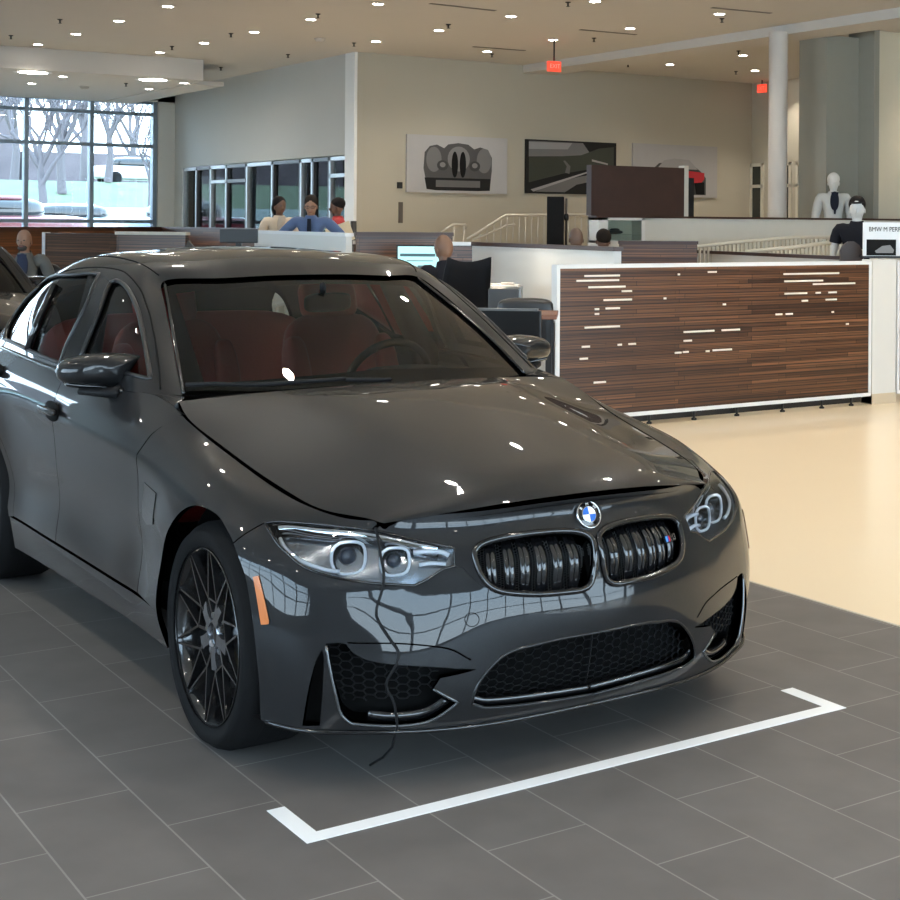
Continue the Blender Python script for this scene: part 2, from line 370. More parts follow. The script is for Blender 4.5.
UPPER = Surf([
 stn(0, [(-.76, .70, .955), (-1.06, .635, 1.15), (-1.30, .583, 1.283), (-1.37, .557, 1.318), (-1.31, .40, 1.333), (-1.27, .2, 1.341), (-1.255, 0, 1.344)]),
 stn(0, [(-.79, .77, .96), (-1.09, .70, 1.162), (-1.36, .632, 1.308), (-1.43, .585, 1.350), (-1.40, .40, 1.376), (-1.38, .2, 1.389), (-1.37, 0, 1.393)]),
 stn(0, [(-.92, .835, .962), (-1.18, .75, 1.165), (-1.47, .662, 1.325), (-1.55, .60, 1.376), (-1.55, .4, 1.408), (-1.55, .2, 1.424), (-1.55, 0, 1.429)]),
 stn(0, [(-1.25, .857, .969), (-1.42, .765, 1.18), (-1.66, .668, 1.345), (-1.72, .605, 1.391), (-1.74, .4, 1.421), (-1.75, .2, 1.436), (-1.75, 0, 1.441)]),
 stn(0, [(-1.65, .864, .979), (-1.72, .775, 1.19), (-1.85, .672, 1.355), (-1.90, .607, 1.398), (-1.95, .4, 1.426), (-1.95, .2, 1.441), (-1.95, 0, 1.445)]),
 stn(0, [(-2.1, .863, .992), (-2.15, .775, 1.195), (-2.18, .668, 1.348), (-2.2, .602, 1.388), (-2.22, .4, 1.418), (-2.22, .2, 1.433), (-2.22, 0, 1.437)]),
 stn(0, [(-2.5, .848, 1.00), (-2.48, .765, 1.175), (-2.46, .658, 1.315), (-2.46, .592, 1.355), (-2.5, .4, 1.388), (-2.52, .2, 1.402), (-2.52, 0, 1.406)]),
 stn(0, [(-2.86, .81, 1.00), (-2.78, .74, 1.13), (-2.70, .645, 1.255), (-2.68, .58, 1.30), (-2.74, .4, 1.335), (-2.77, .2, 1.352), (-2.78, 0, 1.356)]),
 stn(0, [(-3.1, .74, 1.00), (-3.0, .70, 1.07), (-2.90, .615, 1.17), (-2.86, .56, 1.215), (-2.92, .4, 1.262), (-2.96, .2, 1.285), (-2.97, 0, 1.29)]),
], 160, 120)
UPPER.sg = -1
WIND = Surf([   # windscreen, from its header down to the cowl
 [(-1.375, -.55, 1.313), (-1.315, -.40, 1.328), (-1.275, -.2, 1.336), (-1.26, 0, 1.339)],
 [(-1.185, -.598, 1.215), (-1.115, -.43, 1.233), (-1.07, -.21, 1.245), (-1.055, 0, 1.249)],
 [(-.98, -.648, 1.10), (-.895, -.46, 1.113), (-.84, -.22, 1.122), (-.82, 0, 1.125)],
 [(-.765, -.697, .957), (-.665, -.49, .965), (-.60, -.24, .972), (-.575, 0, .975)],
], 80, 80)
WIND.sg = 1

PAINT = None
def paint():
    m = bpy.data.materials.new('grey_metallic_paint'); m.use_nodes = True; nt = m.node_tree; b = nt.nodes['Principled BSDF']
    b.inputs['Base Color'].default_value = (.016, .0163, .0175, 1); b.inputs['Metallic'].default_value = .22; b.inputs['Roughness'].default_value = .36
    b.inputs['Coat Weight'].default_value = 1; b.inputs['Coat Roughness'].default_value = .012; b.inputs['Coat IOR'].default_value = 1.42; b.inputs['Specular IOR Level'].default_value = .05
    t = nt.nodes.new('ShaderNodeTexCoord'); v = nt.nodes.new('ShaderNodeTexVoronoi'); v.inputs['Scale'].default_value = 900
    nt.links.new(t.outputs['Object'], v.inputs['Vector']); rp = nt.nodes.new('ShaderNodeMapRange')
    rp.inputs[3].default_value = .8; rp.inputs[4].default_value = 1.15; nt.links.new(v.outputs['Color'], rp.inputs[0])
    mx = nt.nodes.new('ShaderNodeMixRGB'); mx.blend_type = 'MULTIPLY'; mx.inputs[0].default_value = 1; mx.inputs[1].default_value = (.016, .0163, .0175, 1)
    nt.links.new(rp.outputs[0], mx.inputs[2]); nt.links.new(mx.outputs[0], b.inputs['Base Color']); return m
M_PAINT = paint()
M_BLACK = mat('gloss_black', (.006, .006, .007), .12, coat=.5)
M_BLK = mat('black_plastic', (.012, .012, .013), .5)
M_SEAM = mat('black_seam', (.006, .006, .006), .8)
M_CHROME = mat('chrome', (.75, .76, .78), .08, metal=1)
M_DCHR = mat('dark_chrome', (.25, .26, .28), .15, metal=1)
M_GLASS = glass_mat('window_glass', (.62, .64, .62), 1.0, 1.5)
M_WGLASS = glass_mat('windscreen_glass', (.50, .52, .48), 1.0, 1.5)
M_LENS = glass_mat('lamp_lens', (.93, .95, .97), 1.0, 1.5)
M_TYRE = mat('tyre_rubber', (.008, .008, .0085), .8, bump=(180, .12), spec=.25)
M_RED = mat('red_leather', (.42, .035, .026), .5, bump=(90, .15))
M_AMBER = mat('amber_reflector', (.50, .13, .012), .4, coat=.2)

car = thing('sedan_car', 'dark grey metallic four-door sedan with black kidney grille and red seats on the slate tiles', 'car')
def bp(pts, off=(450, 480), sc=5.2941, surf=BODY): return [surf.px(off[0]+x/sc, off[1]+y/sc) for x, y in pts]
SC3 = ((450, 480), 5.2941)
S1, V1 = BODY.S1, BODY.V1
tv = BODY.tv
def sx_at(x, z): return BODY.side(x, z)
def smid(pt, lo=None): return pt
q_door_f = [BODY.side(-.56, z) for z in (.335, .45, .60, .75, .86)]       # front door's leading edge
# panel boundary lines in surface coordinates
def sline(x, zs, dx=None): return [BODY.side(x+(dx[i] if dx else 0), z) for i, z in enumerate(zs)]
ZS = (.345, .45, .60, .75, .86, .93)
L_f = sline(-.57, ZS, (0, 0, 0, 0, .02, .05)); L_f.append(np.array([BODY.inv((-.66, -.782, .953))[0], V1]))
L_b = sline(-1.52, ZS, (.02, 0, 0, 0, -.01, -.02)); L_b.append(np.array([BODY.inv((-1.56, -.863, .977))[0], V1]))
L_r = [BODY.side(-2.10, .345), BODY.side(-2.13, .45), BODY.side(-2.22, .60), BODY.side(-2.36, .70), BODY.side(-2.44, .80), BODY.side(-2.47, .90)]
L_r.append(np.array([BODY.inv((-2.5, -.848, 1.0))[0], V1]))
def arcpts(cx, cz, r, a0, a1, n=40): return [BODY.side(cx+r*math.cos(math.radians(a0+(a1-a0)*k/n)), cz+r*math.sin(math.radians(a0+(a1-a0)*k/n))) for k in range(n+1)]
AC, AZ, AR = .03, .345, .376
arch = arcpts(AC, AZ, AR, 205, -32)          # rear foot, over the top, to the front foot
archr = arcpts(WB, AZ, .38, 205, -25)
sill_l = [BODY.side(x, .335) for x in (-2.16, -1.8, -1.4, -1.0, -.6, -.4)]
def top_run(s0, s1, n=30): return [np.array([s, V1]) for s in np.linspace(s0, s1, n)]
def bot_run(s0, s1, n=30): return [np.array([s, 0.]) for s in np.linspace(s0, s1, n)]
hl_tip = BODY.px(252, 519); 
# fender: leading door edge -> top along the hood cut -> headlamp tip -> arch
hood_s0 = BODY.inv((-.66, -.782, .953))[0]; hood_s1 = BODY.inv((.455, -.606, .717))[0]; nose_s = BODY.inv((.50, -.585, .712))[0]
hl_px = [(85, 148), (150, 143), (300, 155), (440, 172), (560, 196), (700, 226), (742, 236), (745, 265), (744, 298), (700, 310), (655, 340), (605, 366), (500, 360), (400, 350), (300, 330), (220, 300), (160, 250), (115, 196)]
HL = bp(hl_px, (240, 480), 3.4615)
HLc = crsp(HL, True, .012, {0, 6, 8, 11})
# ---- fascia openings, traced on the body surface
KID = crsp(bp([(128, 378), (152, 350), (200, 326), (300, 302), (430, 283), (560, 271), (660, 273), (722, 291), (757, 326), (767, 400), (762, 480), (742, 548), (700, 580), (600, 594), (470, 604), (330, 598), (250, 583), (200, 552), (162, 500), (138, 440)]), True, .012)
lgR = bp([(130, 636), (138, 602), (163, 560), (205, 517), (240, 500), (262, 494)], (420, 450), 2.5)
vtop = BODY.side(.70, .3) ; vt = [BODY.px(560, 639)[1], BODY.px(588, 634)[1]]; vb = [BODY.px(560, 700)[1], BODY.px(530, 704)[1], BODY.px(588, 695.5)[1]]
lg = lgR+[np.array([BODY.px(560, 639)[0], vt[0]]), np.array([S1, vt[1]]), np.array([S1, vb[2]]), np.array([BODY.px(560, 700)[0], vb[0]]), BODY.px(515, 706), BODY.px(485, 708)]
LG_side = crsp(lg[8:]+lg[0:8], False, .012, {3, 4})       # from bottom centre round the corner to top centre
LG = LG_side
CI = crsp(bp([(118, 196), (160, 193), (207, 197), (240, 238), (300, 270), (430, 291), (620, 303), (795, 312), (735, 330), (632, 352), (600, 400), (712, 460), (580, 545), (430, 566), (232, 556), (196, 528), (178, 495), (150, 380), (128, 270)], (300, 600), 4.5), True, .012, {0, 2, 7, 9, 10, 11, 14})
SLOT = crsp(bp([(100, 222), (70, 280), (45, 370), (25, 470), (10, 566), (88, 566), (98, 470), (104, 380), (108, 300), (107, 250)], (300, 600), 4.5), True, .012, {0, 4, 5})
GROOVE = crsp(bp([(212, 190), (430, 192), (600, 205), (690, 222), (772, 268), (765, 272), (685, 229), (598, 212), (430, 199), (214, 196)], (300, 600), 4.5), True, .012, {0, 4, 5, 9})
# ---- fender / bumper shut line: from the lamp's outer tip to the wheel arch
APX = [(162, 657), (158, 620), (158, 580), (164.3, 543), (178, 515), (195, 506), (210, 510.7), (221.7, 521.7), (231.7, 540), (241.7, 566.7), (249, 600), (254, 636.7), (258, 676.7), (260, 719)]
AQ = crsp([BODY.px(*p) for p in APX], False, .015); kq = min(range(len(AQ)), key=lambda i: np.linalg.norm(AQ[i]-BODY.px(233, 543)))
ARCH_R = AQ[:kq+1]; ARCH_F = AQ[kq:]; q_arch = AQ[kq]
tip = HL[0]
shut = crsp([q_arch, .5*(q_arch+tip)+[0, .008], tip], False, .012)
# upper part of lamp outline from tip to the inner corner
HLtop = crsp(HL[0:7], False, .012)
# front_fender: door line up, along the hood cut to the nose corner, back along the lamp's top edge to its tip, shut line, arch
lamp_in = BODY.px(376, 531)
k5 = min(range(len(HLtop)), key=lambda i: np.linalg.norm(HLtop[i]-BODY.px(372, 529)))
fend = L_f+top_run(hood_s0, nose_s-.01, 60)[1:]+[HLtop[k5]]+[p for p in HLtop[:k5][::-1]]+shut[::-1][1:]+ARCH_R[::-1][1:]
fo = []
fend += [BODY.side(-.42, .335), ]
fendL = []
for i, p in enumerate(fend):
    q = fend[(i+1) % len(fend)]; k = max(1, int(np.linalg.norm(np.array(q)-p)/.02)); fendL += [p+(np.array(q)-p)*j/k for j in range(k)]
panel('front_fender', BODY, fendL, M_PAINT, car, both=True)
# front bumper half: arch front foot, shut line, round the lamp's lower edge, up to the hood edge, centre, bottom
HLlow = [HLc[i] for i in range(len(HLc))]
ktop = len(HLtop)
lower = HLc[ktop-1:]            # from the inner upper corner round the bottom back to the tip
bump = ARCH_F[::-1]+shut[1:]+[p for p in lower[::-1]][1:]+[HLtop[i] for i in range(ktop-2, k5, -1)]+top_run(nose_s-.01, S1, 50)
c_hi = [np.array([S1, v]) for v in np.linspace(V1, vt[1], 24)]; c_lo = [np.array([S1, v]) for v in np.linspace(vb[2], 0, 8)]
sbot = ARCH_F[-1][0]
bump += c_hi[1:]+LG[::-1][1:-1]+c_lo+bot_run(S1, max(sbot, 0), 90)[1:]
bump = [np.array(p) for p in bump]
# drop nearly coincident points
bb = [bump[0]]
for p in bump[1:]:
    if np.linalg.norm(p-bb[-1]) > .002: bb.append(p)
front_bumper = panel('front_bumper', BODY, bb, M_PAINT, car, holes=[KID, CI, SLOT, GROOVE], half=True, gap=.002, flange=.02)
# hood
hs, hv = HOOD.S1, HOOD.V1
houter = [np.array(p) for p in line([(0, 0), (hs, 0), (hs, hv), (0, hv)], True, .03)]
hin = []
for s_, v_ in houter:
    g = np.array([min(max(s_, 0), hs-.019), max(v_, .006+.007*min(1, s_/hs*1.5))]); hin.append(g)
panel('hood', HOOD, hin, M_PAINT, car, half=True, gap=0, flange=.022, res=.04)
# doors
def seg(a, b, st=.02):
    a = np.array(a); b = np.array(b); k = max(1, int(np.linalg.norm(b-a)/st)); return [a+(b-a)*i/k for i in range(k+1)]
def door(name, LF, LB, sills, extra=None):
    o = [p for p in crsp(LF, False, .02)]+seg((LF[-1][0], V1), (LB[-1][0], V1))[1:]+crsp(LB, False, .02)[::-1][1:]
    o += crsp(sills, False, .03)[1:-1]
    return panel(name, BODY, o, M_PAINT, car, both=True)
fd = door('front_door', L_f, L_b, [BODY.side(x, .345) for x in (-1.50, -1.2, -.9, -.57)])
rd = door('rear_door', L_b, L_r, [BODY.side(x, .345) for x in (-2.10, -1.8, -1.5)])
# side skirt under the doors
SK = [BODY.side(x, .338) for x in (-2.15, -1.8, -1.4, -1.0, -.6, -.355)]
b0 = BODY.inv((-.355, -.89, .21))[0]; b1 = BODY.inv((-2.17, -.89, .2))[0]
o = crsp(SK, False, .03)+seg((b0, 0), (b1, 0), .03)
panel('side_skirt', BODY, o, M_PAINT, car, both=True)
# rear quarter and rear bumper (one run to the middle of the tail)
o = seg((0, 0), (0, V1))+seg((0, V1), (L_r[-1][0], V1))[1:]+crsp(L_r, False, .02)[::-1][1:]+[BODY.side(-2.16, .335)]
o += [BODY.side(WB+.38*math.cos(math.radians(a)), AZ+.38*math.sin(math.radians(a))) for a in np.linspace(4, 204, 50)]
s_rr = o[-1][0]
o += seg((s_rr, 0), (0, 0))[:-1]
panel('rear_quarter_panel', BODY, o, M_PAINT, car, half=True, gap=.0)
# ---- upper body: pillars and roof with the window openings cut out
def uq(x, z): return UPPER.side(x, z)
def upx(pts, off, sc): return [UPPER.px(off[0]+x/sc, off[1]+y/sc) for x, y in pts]
FW = crsp(upx([(300, 440), (345, 330), (392, 205), (415, 158), (440, 152), (470, 172), (492, 205), (515, 260), (532, 330), (545, 400), (556, 470), (563, 520), (400, 470)], (0, 240), 3.75), True, .012, {0, 3, 11})
RW = crsp(upx([(18, 372), (40, 300), (75, 232), (120, 180), (170, 150), (250, 130), (330, 124), (372, 128), (340, 200), (300, 290), (255, 380), (225, 462), (120, 420)], (0, 240), 3.75), True, .012, {0, 7, 11})
US, UV = UPPER.S1, UPPER.V1
kr = np.argmin([abs(s-UPPER.inv((-1.43, -.585, 1.35))[1]) for s in [0]])
uo = seg((0, 0), (US, 0))+seg((US, 0), (US, UV))[1:]+seg((US, UV), (0, UV))[1:]+seg((0, UV), (0, 0))[1:-1]
uo = [np.array(p) for p in uo]
upper = panel('roof_and_pillars', UPPER, uo, M_PAINT, car, holes=[FW, RW], half=True, gap=0, flange=.03, res=.035)
# glass and black surrounds of the side windows
for nm, o_, in (('front_side_window', FW), ('rear_side_window', RW)):
    panel(nm, UPPER, o_, M_GLASS, car, both=True, gap=-.004, flange=0, off=-.012, res=.05)
    mb = MB(); rail(mb, UPPER, o_, .009, off=-.002, closed=True, mirror=False); mb.build('window_seal', mat('satin_black_trim', (.010, .010, .011), .35), car)
    mb = MB(); P = UPPER.ev(np.array(o_)); N = UPPER.nrm(np.array(o_)); mb.tube([(p[0]-.002*n[0], -(p[1]-.002*n[1]), p[2]-.002*n[2]) for p, n in zip(P, N)], .009, 6, 0, True); mb.build('window_seal', mat('satin_black_trim', (.010, .010, .011), .35), car)
BP = upx([(388, 134), (352, 200), (308, 292), (264, 382), (236, 458), (292, 452), (297, 436), (342, 328), (389, 204), (410, 160)], (0, 240), 3.75)
panel('pillar_cover', UPPER, crsp(BP, True, .012, {0, 4, 5, 9}), M_BLACK, car, both=True, gap=0, flange=.004, off=.0025, res=.03)
# divider of the rear door window
for s_ in (1, -1):
    mb = MB(); a = UPPER.ev(UPPER.px(55, 285))[0]; b = UPPER.ev(UPPER.px(28, 350))[0]
    mb.tube([(a[0], a[1]*s_, a[2]), ((a[0]+b[0])/2, (a[1]+b[1])/2*s_*1.01, (a[2]+b[2])/2), (b[0], b[1]*s_, b[2])], .016, 8)
    mb.build('window_divider', M_BLACK, car)
# windscreen
wo = line([(0, 0), (WIND.S1, 0), (WIND.S1, WIND.V1), (0, WIND.V1)], True, .04)
panel('windscreen', WIND, wo, M_WGLASS, car, half=True, gap=0, flange=0, off=-.006, res=.05)
# black ceramic border of the windscreen
ws, wv = WIND.S1, WIND.V1
bo = line([(0, 0), (ws, 0), (ws, wv), (ws-.09, wv), (ws-.06, .07), (.075, .045), (.06, wv), (0, wv)], True, .03)
panel('windscreen_border', WIND, bo, M_BLACK, car, half=True, gap=0, flange=0, off=-.008, res=.05)
# rear window and boot lid
RWIN = Surf([[(-2.86, -.555, 1.215), (-2.92, -.40, 1.262), (-2.96, -.2, 1.285), (-2.97, 0, 1.29)],
             [(-3.02, -.60, 1.10), (-3.08, -.42, 1.13), (-3.12, -.2, 1.145), (-3.13, 0, 1.15)],
             [(-3.12, -.68, 1.0), (-3.2, -.46, 1.02), (-3.24, -.22, 1.03), (-3.25, 0, 1.035)],
             [(-3.22, -.69, .99), (-3.34, -.46, 1.005), (-3.40, -.22, 1.01), (-3.43, 0, 1.01)]], 40, 40)
RWIN.sg = -1
panel('rear_window', RWIN, line([(0, 0), (RWIN.ts[2], 0), (RWIN.ts[2], RWIN.V1), (0, RWIN.V1)], True, .05), M_GLASS, car, half=True, gap=0, flange=0, off=-.005, res=.06)
panel('boot_lid', RWIN, line([(RWIN.ts[2], 0), (RWIN.S1, 0), (RWIN.S1, RWIN.V1), (RWIN.ts[2], RWIN.V1)], True, .05), M_PAINT, car, half=True, gap=0, flange=.02, res=.06)
# cowl: black trough between hood and windscreen, and the inner shell that closes the gaps
mb = MB()
cw = [(-.80, -.76, .93), (-.74, -.70, .925), (-.62, -.49, .935), (-.56, -.24, .94), (-.535, 0, .94)]
cw2 = [(-.52, -.78, .92), (-.55, -.70, .92), (-.40, -.49, .93), (-.36, -.24, .935), (-.34, 0, .935)]
V = cw+[(x, -y, z) for x, y, z in cw[:-1][::-1]]+cw2+[(x, -y, z) for x, y, z in cw2[:-1][::-1]]
mb.mesh(V, [(i, i+1, 9+i+1, 9+i) for i in range(8)], 0, False); mb.build('cowl', M_BLK, car)
# under-hood shell: dark sheet under the hood edge and behind the nose
mb = MB()
hb = [HOOD.ev((s, v))[0] for s in (0, hs) for v in (0, hv)]
def strip(P, Qs, mi=0):
    n = len(P)
    for g in (1, -1):
        V = [(p[0], p[1]*g, p[2]) for p in P]+[(q[0], q[1]*g, q[2]) for q in Qs]; mb.mesh(V, [(i, i+1, n+i+1, n+i) for i in range(n-1)], mi, True)
A = HOOD.ev(np.array([(s, .05) for s in np.linspace(.03, hs-.06, 30)])); e1 = HOOD.ev(np.array([(hs-.06, v) for v in np.linspace(.05, hv, 30)]))
Bq = BODY.ev(np.array([(s, V1) for s in np.linspace(hood_s0+.04, nose_s-.01, 30)])); f1 = BODY.ev(np.array([(s, V1) for s in np.linspace(nose_s-.01, S1, 30)]))
strip(np.concatenate([A, e1])-[0, 0, .03], np.concatenate([Bq, f1])-[0, 0, .014])
mb.build('hood_seal', M_SEAM, car)
# painted corner between fender, bonnet and windscreen pillar
for g in (1, -1):
    mb = MB(); P = [(-.765, .702, .954), (-.80, .765, .961), (-.935, .833, .963), (-.86, .812, .9645), (-.76, .789, .962), (-.66, .783, .947), (-.615, .779, .940), (-.612, .765, .951), (-.64, .74, .955), (-.70, .71, .954)]
    V = [(x, -y*g, z) for x, y, z in P]+[(x, -y*g, z-.02) for x, y, z in P]; mb.mesh(V, [tuple(range(10))]+[(i, (i+1) % 10, 10+(i+1) % 10, 10+i) for i in range(10)], 0, False); mb.build('fender_corner', M_PAINT, car)
# ------------------------------------------------------------------ car details
def sell(mb, c, d, e1=.5, e2=.5, M=None, mi=0, n=24, m_=14):
    """a soft cushion: superellipsoid"""
    f = lambda w, e: math.copysign(abs(w)**e, w); V = []
    for i in range(m_+1):
        a = -math.pi/2+math.pi*i/m_
        for k in range(n):
            b = 2*math.pi*k/n
            p = Vector((d[0]/2*f(math.cos(a), e1)*f(math.cos(b), e2), d[1]/2*f(math.cos(a), e1)*f(math.sin(b), e2), d[2]/2*f(math.sin(a), e1)))
            if M is not None: p = M@p
            V.append(p+Vector(c))
    mb.mesh(V, [(i*n+k, i*n+(k+1) % n, (i+1)*n+(k+1) % n, (i+1)*n+k) for i in range(m_) for k in range(n)], mi, True)
def text_mesh(s, size, name, m, parent, M, depth=.001):
    cu = bpy.data.curves.new('t', 'FONT'); cu.body = s; cu.size = size; cu.extrude = depth/2; cu.align_x = 'CENTER'; cu.align_y = 'CENTER'
    o = bpy.data.objects.new('t', cu); COL.objects.link(o); bpy.context.view_layer.update()
    me = bpy.data.meshes.new_from_object(o.evaluated_get(bpy.context.evaluated_depsgraph_get())); bpy.data.objects.remove(o); bpy.data.curves.remove(cu)
    me.transform(M); me.name = name; me.materials.clear(); return link(name, me, m, parent)
def frame_of(n, up=(0, 0, 1)):
    n = Vector(n).normalized(); x = Vector(up).cross(n).normalized(); y = n.cross(x); return Matrix((x, y, n)).transposed()
M_MESH = mat('grille_mesh', (.006, .006, .007), .46)
M_VOID = mat('dark_void', (.003, .003, .003), .9)
def honey(name, surf, poly, cell, off, r, m, parent, sx=1.5, split=False):
    mb = MB(); O = np.array(poly); lo = O.min(0); hi = O.max(0); R3 = math.sqrt(3); seen = set(); E_ = []
    i = 0; x = lo[0]-cell
    while x < hi[0]+cell*sx:
        y = lo[1]-cell+(cell*R3/2 if i % 2 else 0)
        while y < hi[1]+cell:
            for k in range(6):
                a = math.radians(60*k); b = math.radians(60*k+60); p = (x+cell*math.cos(a)*sx, y+cell*math.sin(a)); q = (x+cell*math.cos(b)*sx, y+cell*math.sin(b))
                ky = tuple(sorted(((round(p[0], 4), round(p[1], 4)), (round(q[0], 4), round(q[1], 4)))))
                if ky not in seen: seen.add(ky); E_.append((p, q))
            y += cell*R3
        x += cell*1.5*sx; i += 1
    E_ = np.array(E_); E_[:, :, 0] = np.clip(E_[:, :, 0], 0, surf.S1); k = inside(poly, E_.mean(1)); E_ = E_[k]
    A = surf.ev(E_[:, 0])+surf.nrm(E_[:, 0])*off; B = surf.ev(E_[:, 1])+surf.nrm(E_[:, 1])*off
    if not split:
        for a, b in zip(A, B): mb.tube([a, b], r, 4, cap=False, sq=2.2); mb.tube([(a[0], -a[1], a[2]), (b[0], -b[1], b[2])], r, 4, cap=False, sq=2.2)
        return mb.build(name, m, parent, recalc=False)
    for g in (1, -1):
        mb = MB()
        for a, b in zip(A, B): mb.tube([(a[0], a[1]*g, a[2]), (b[0], b[1]*g, b[2])], r, 4, cap=False, sq=2.2)
        mb.build(name, m, parent, recalc=False)
def rail2(name, surf, qs, r, m, par=None, **k):
    out = []
    for g in (1, -1):
        P = surf.ev(np.array(qs))+surf.nrm(np.array(qs))*k.get('off', 0); mb = MB()
        mb.tube([(p[0], p[1]*g, p[2]) for p in P], r, 8, 0, k.get('closed', False), sq=k.get('sq')); out.append(mb.build(name, m, par or car))
    return out
# lower grille, corner intakes
panel('lower_grille', BODY, [np.array(p) for p in LG]+[np.array([S1, v]) for v in np.linspace(vt[1], vb[2], 12)][1:-1], M_VOID, car, half=True, gap=-.012, flange=0, off=-.075, res=.06)
honey('grille_mesh', BODY, LG+[np.array([S1, (vt[1]+vb[2])/2])], .0125, -.045, .0016, M_MESH, car)
mb = MB()
rail(mb, BODY, LG, .0045, off=-.001); mb.build('grille_surround', M_PAINT, car)
# lower edge blade inside the lower grille
mb = MB(); low = [p for p in LG if p[1] < (vt[1]+vb[2])/2-.02]
mb2 = MB(); rail(mb2, BODY, [p+[0, .012] for p in low], .012, off=-.022, sq=.5); mb2.build('grille_lip', M_BLACK, car)
for sgn in (0,):
    panel('corner_intake', BODY, CI, M_VOID, car, both=True, gap=-.01, flange=0, off=-.075, res=.06)
    panel('air_curtain', BODY, SLOT, M_VOID, car, both=True, gap=-.01, flange=0, off=-.05, res=.06)
upperCI = [p for p in CI]
honey('intake_mesh', BODY, crsp(bp([(118, 196), (207, 197), (240, 238), (300, 270), (430, 291), (620, 303), (632, 352), (600, 400), (520, 455), (440, 470), (170, 465), (150, 380), (128, 270)], (300, 600), 4.5), True, .02, set(range(13))), .0125, -.035, .0018, M_MESH, car, split=True)
kk = [i for i in range(len(CI)) if True]
i0 = min(kk, key=lambda i: np.linalg.norm(CI[i]-BODY.px(300+620/4.5-4, 600+392/4.5))); i1 = len(CI)
RL = crsp(bp([(600, 400), (712, 460), (580, 545), (430, 566), (232, 556), (196, 528), (178, 495), (150, 380), (128, 270), (118, 205)], (300, 600), 4.5), False, .012, {1, 4})
rail2('intake_surround', BODY, RL, .0045, mat('satin_grey_trim', (.12, .125, .13), .25, metal=.8), off=.001)
rail2('intake_blade', BODY, crsp(bp([(300, 535), (420, 545), (560, 528), (668, 462)], (300, 600), 4.5), False, .012), .014, M_BLACK, off=-.025, sq=.6)
# floor of the bumper: closes it towards the ground
mb = MB(); ss = np.linspace(ARCH_F[-1][0], S1, 50); P = BODY.ev(np.array([(s, 0) for s in ss]))
Q = P.copy(); Q[:, 0] = .05; Q[:, 2] = .185
strip_ = lambda A, B: (mb.mesh([tuple(p) for p in A]+[tuple(q) for q in B], [(i, i+1, len(A)+i+1, len(A)+i) for i in range(len(A)-1)], 0, False))
strip_(P, Q); strip_(P*[1, -1, 1], Q*[1, -1, 1]); mb.build('undertray', M_BLK, car)
mb = MB(); rail(mb, BODY, [(s, .004) for s in np.linspace(ARCH_F[-1][0]+.02, S1, 60)], .007, off=.002); mb.build('front_splitter', M_BLACK, car)
mb = MB(); mb.box((-1.3, 0, .22), (2.0, 1.62, .10)); mb.box((-.02, 0, .24), (.9, 1.10, .14)); mb.box((-2.6, 0, .30), (1.0, 1.1, .2)); mb.build('underbody', M_BLK, car)
mb = MB(); mb.box((.30, 0, .45), (.36, 1.05, .5)); mb.build('radiator', M_VOID, car)
# kidneys
panel('kidney_grille', BODY, KID, M_VOID, car, both=True, gap=-.01, flange=0, off=-.075, res=.05)
for s_ in (-1, 1):
    mb = MB(); P = BODY.ev(np.array(KID)); N = BODY.nrm(np.array(KID)); P = P+N*.002
    mb.tube([(p[0], p[1]*(-s_), p[2]) for p in P], .0095, 8, 0, True); mb.build('kidney_frame', M_BLACK, car)
    mb = MB(); Pk = BODY.ev(np.array(KID))
    for x0 in (205, 300, 385, 475, 565, 655):
        for dx in (0, 26):
            x = 450+(x0+dx)/5.2941; a = BODY.px(x, 548); lo_v, hi_v = None, None
            vs = np.linspace(a[1]-.2, a[1]+.12, 120); k = inside(KID, np.array([(a[0], v) for v in vs]))
            if not k.any(): continue
            vs = vs[k]; qs = np.array([(a[0], v) for v in np.linspace(vs[0]+.002, vs[-1]-.002, 9)])
            P = BODY.ev(qs)+BODY.nrm(qs)*np.array([[-.03+.014*math.sin(math.pi*t)] for t in np.linspace(0, 1, 9)])
            mb.tube([(p[0], p[1]*(-s_), p[2]) for p in P], .0042, 6, sq=2.6)
    mb.build('kidney_slat', M_BLACK, car)
honey('radiator_mesh', BODY, KID, .006, -.062, .0009, mat('radiator_mesh', (.05, .055, .06), .5), car, 1.0, True)
# badge
q = BODY.px(586.5, 515.5); P = BODY.ev(q)[0]; N = BODY.nrm(q)[0]; P[1] = 0; N = np.array([N[0], 0, N[2]]); Fm = frame_of(N)
bd = MB(); Mx = Fm.to_4x4(); Mx.translation = Vector(P)+Vector(N)*.008
def disc(mb, r0, r1, z, mi, a0=0, a1=2*math.pi, n=40): mb.lathe([(r0, z), (r1, z)], Vector(Mx.translation), n, mi, 'Z', Fm, a0, a1, False)
bd.lathe([(0, .004), (.038, .004), (.041, .001), (.041, -.004)], Mx.translation, 40, 0, 'Z', Fm)
M_BLUE = mat('badge_blue', (.01, .13, .55), .2, coat=1); M_WHITE = mat('badge_white', (.85, .86, .88), .25, coat=1)
badge = bd.build('bonnet_badge', M_BLACK, car)
b2 = MB(); b2.lathe([(.0375, .004), (.039, .0065), (.0415, .005), (.042, -.002)], Mx.translation, 40, 0, 'Z', Fm); b2.lathe([(.0222, .0045), (.023, .006), (.0242, .0045)], Mx.translation, 40, 0, 'Z', Fm); b2.build('badge_ring', M_CHROME, badge)
for k in range(4):
    b3 = MB(); b3.lathe([(0, .0055), (.0222, .0052)], Mx.translation, 10, 0, 'Z', Fm, k*math.pi/2, (k+1)*math.pi/2, False); b3.build('badge_quadrant', (M_WHITE, M_BLUE)[k % 2 == 1], badge)
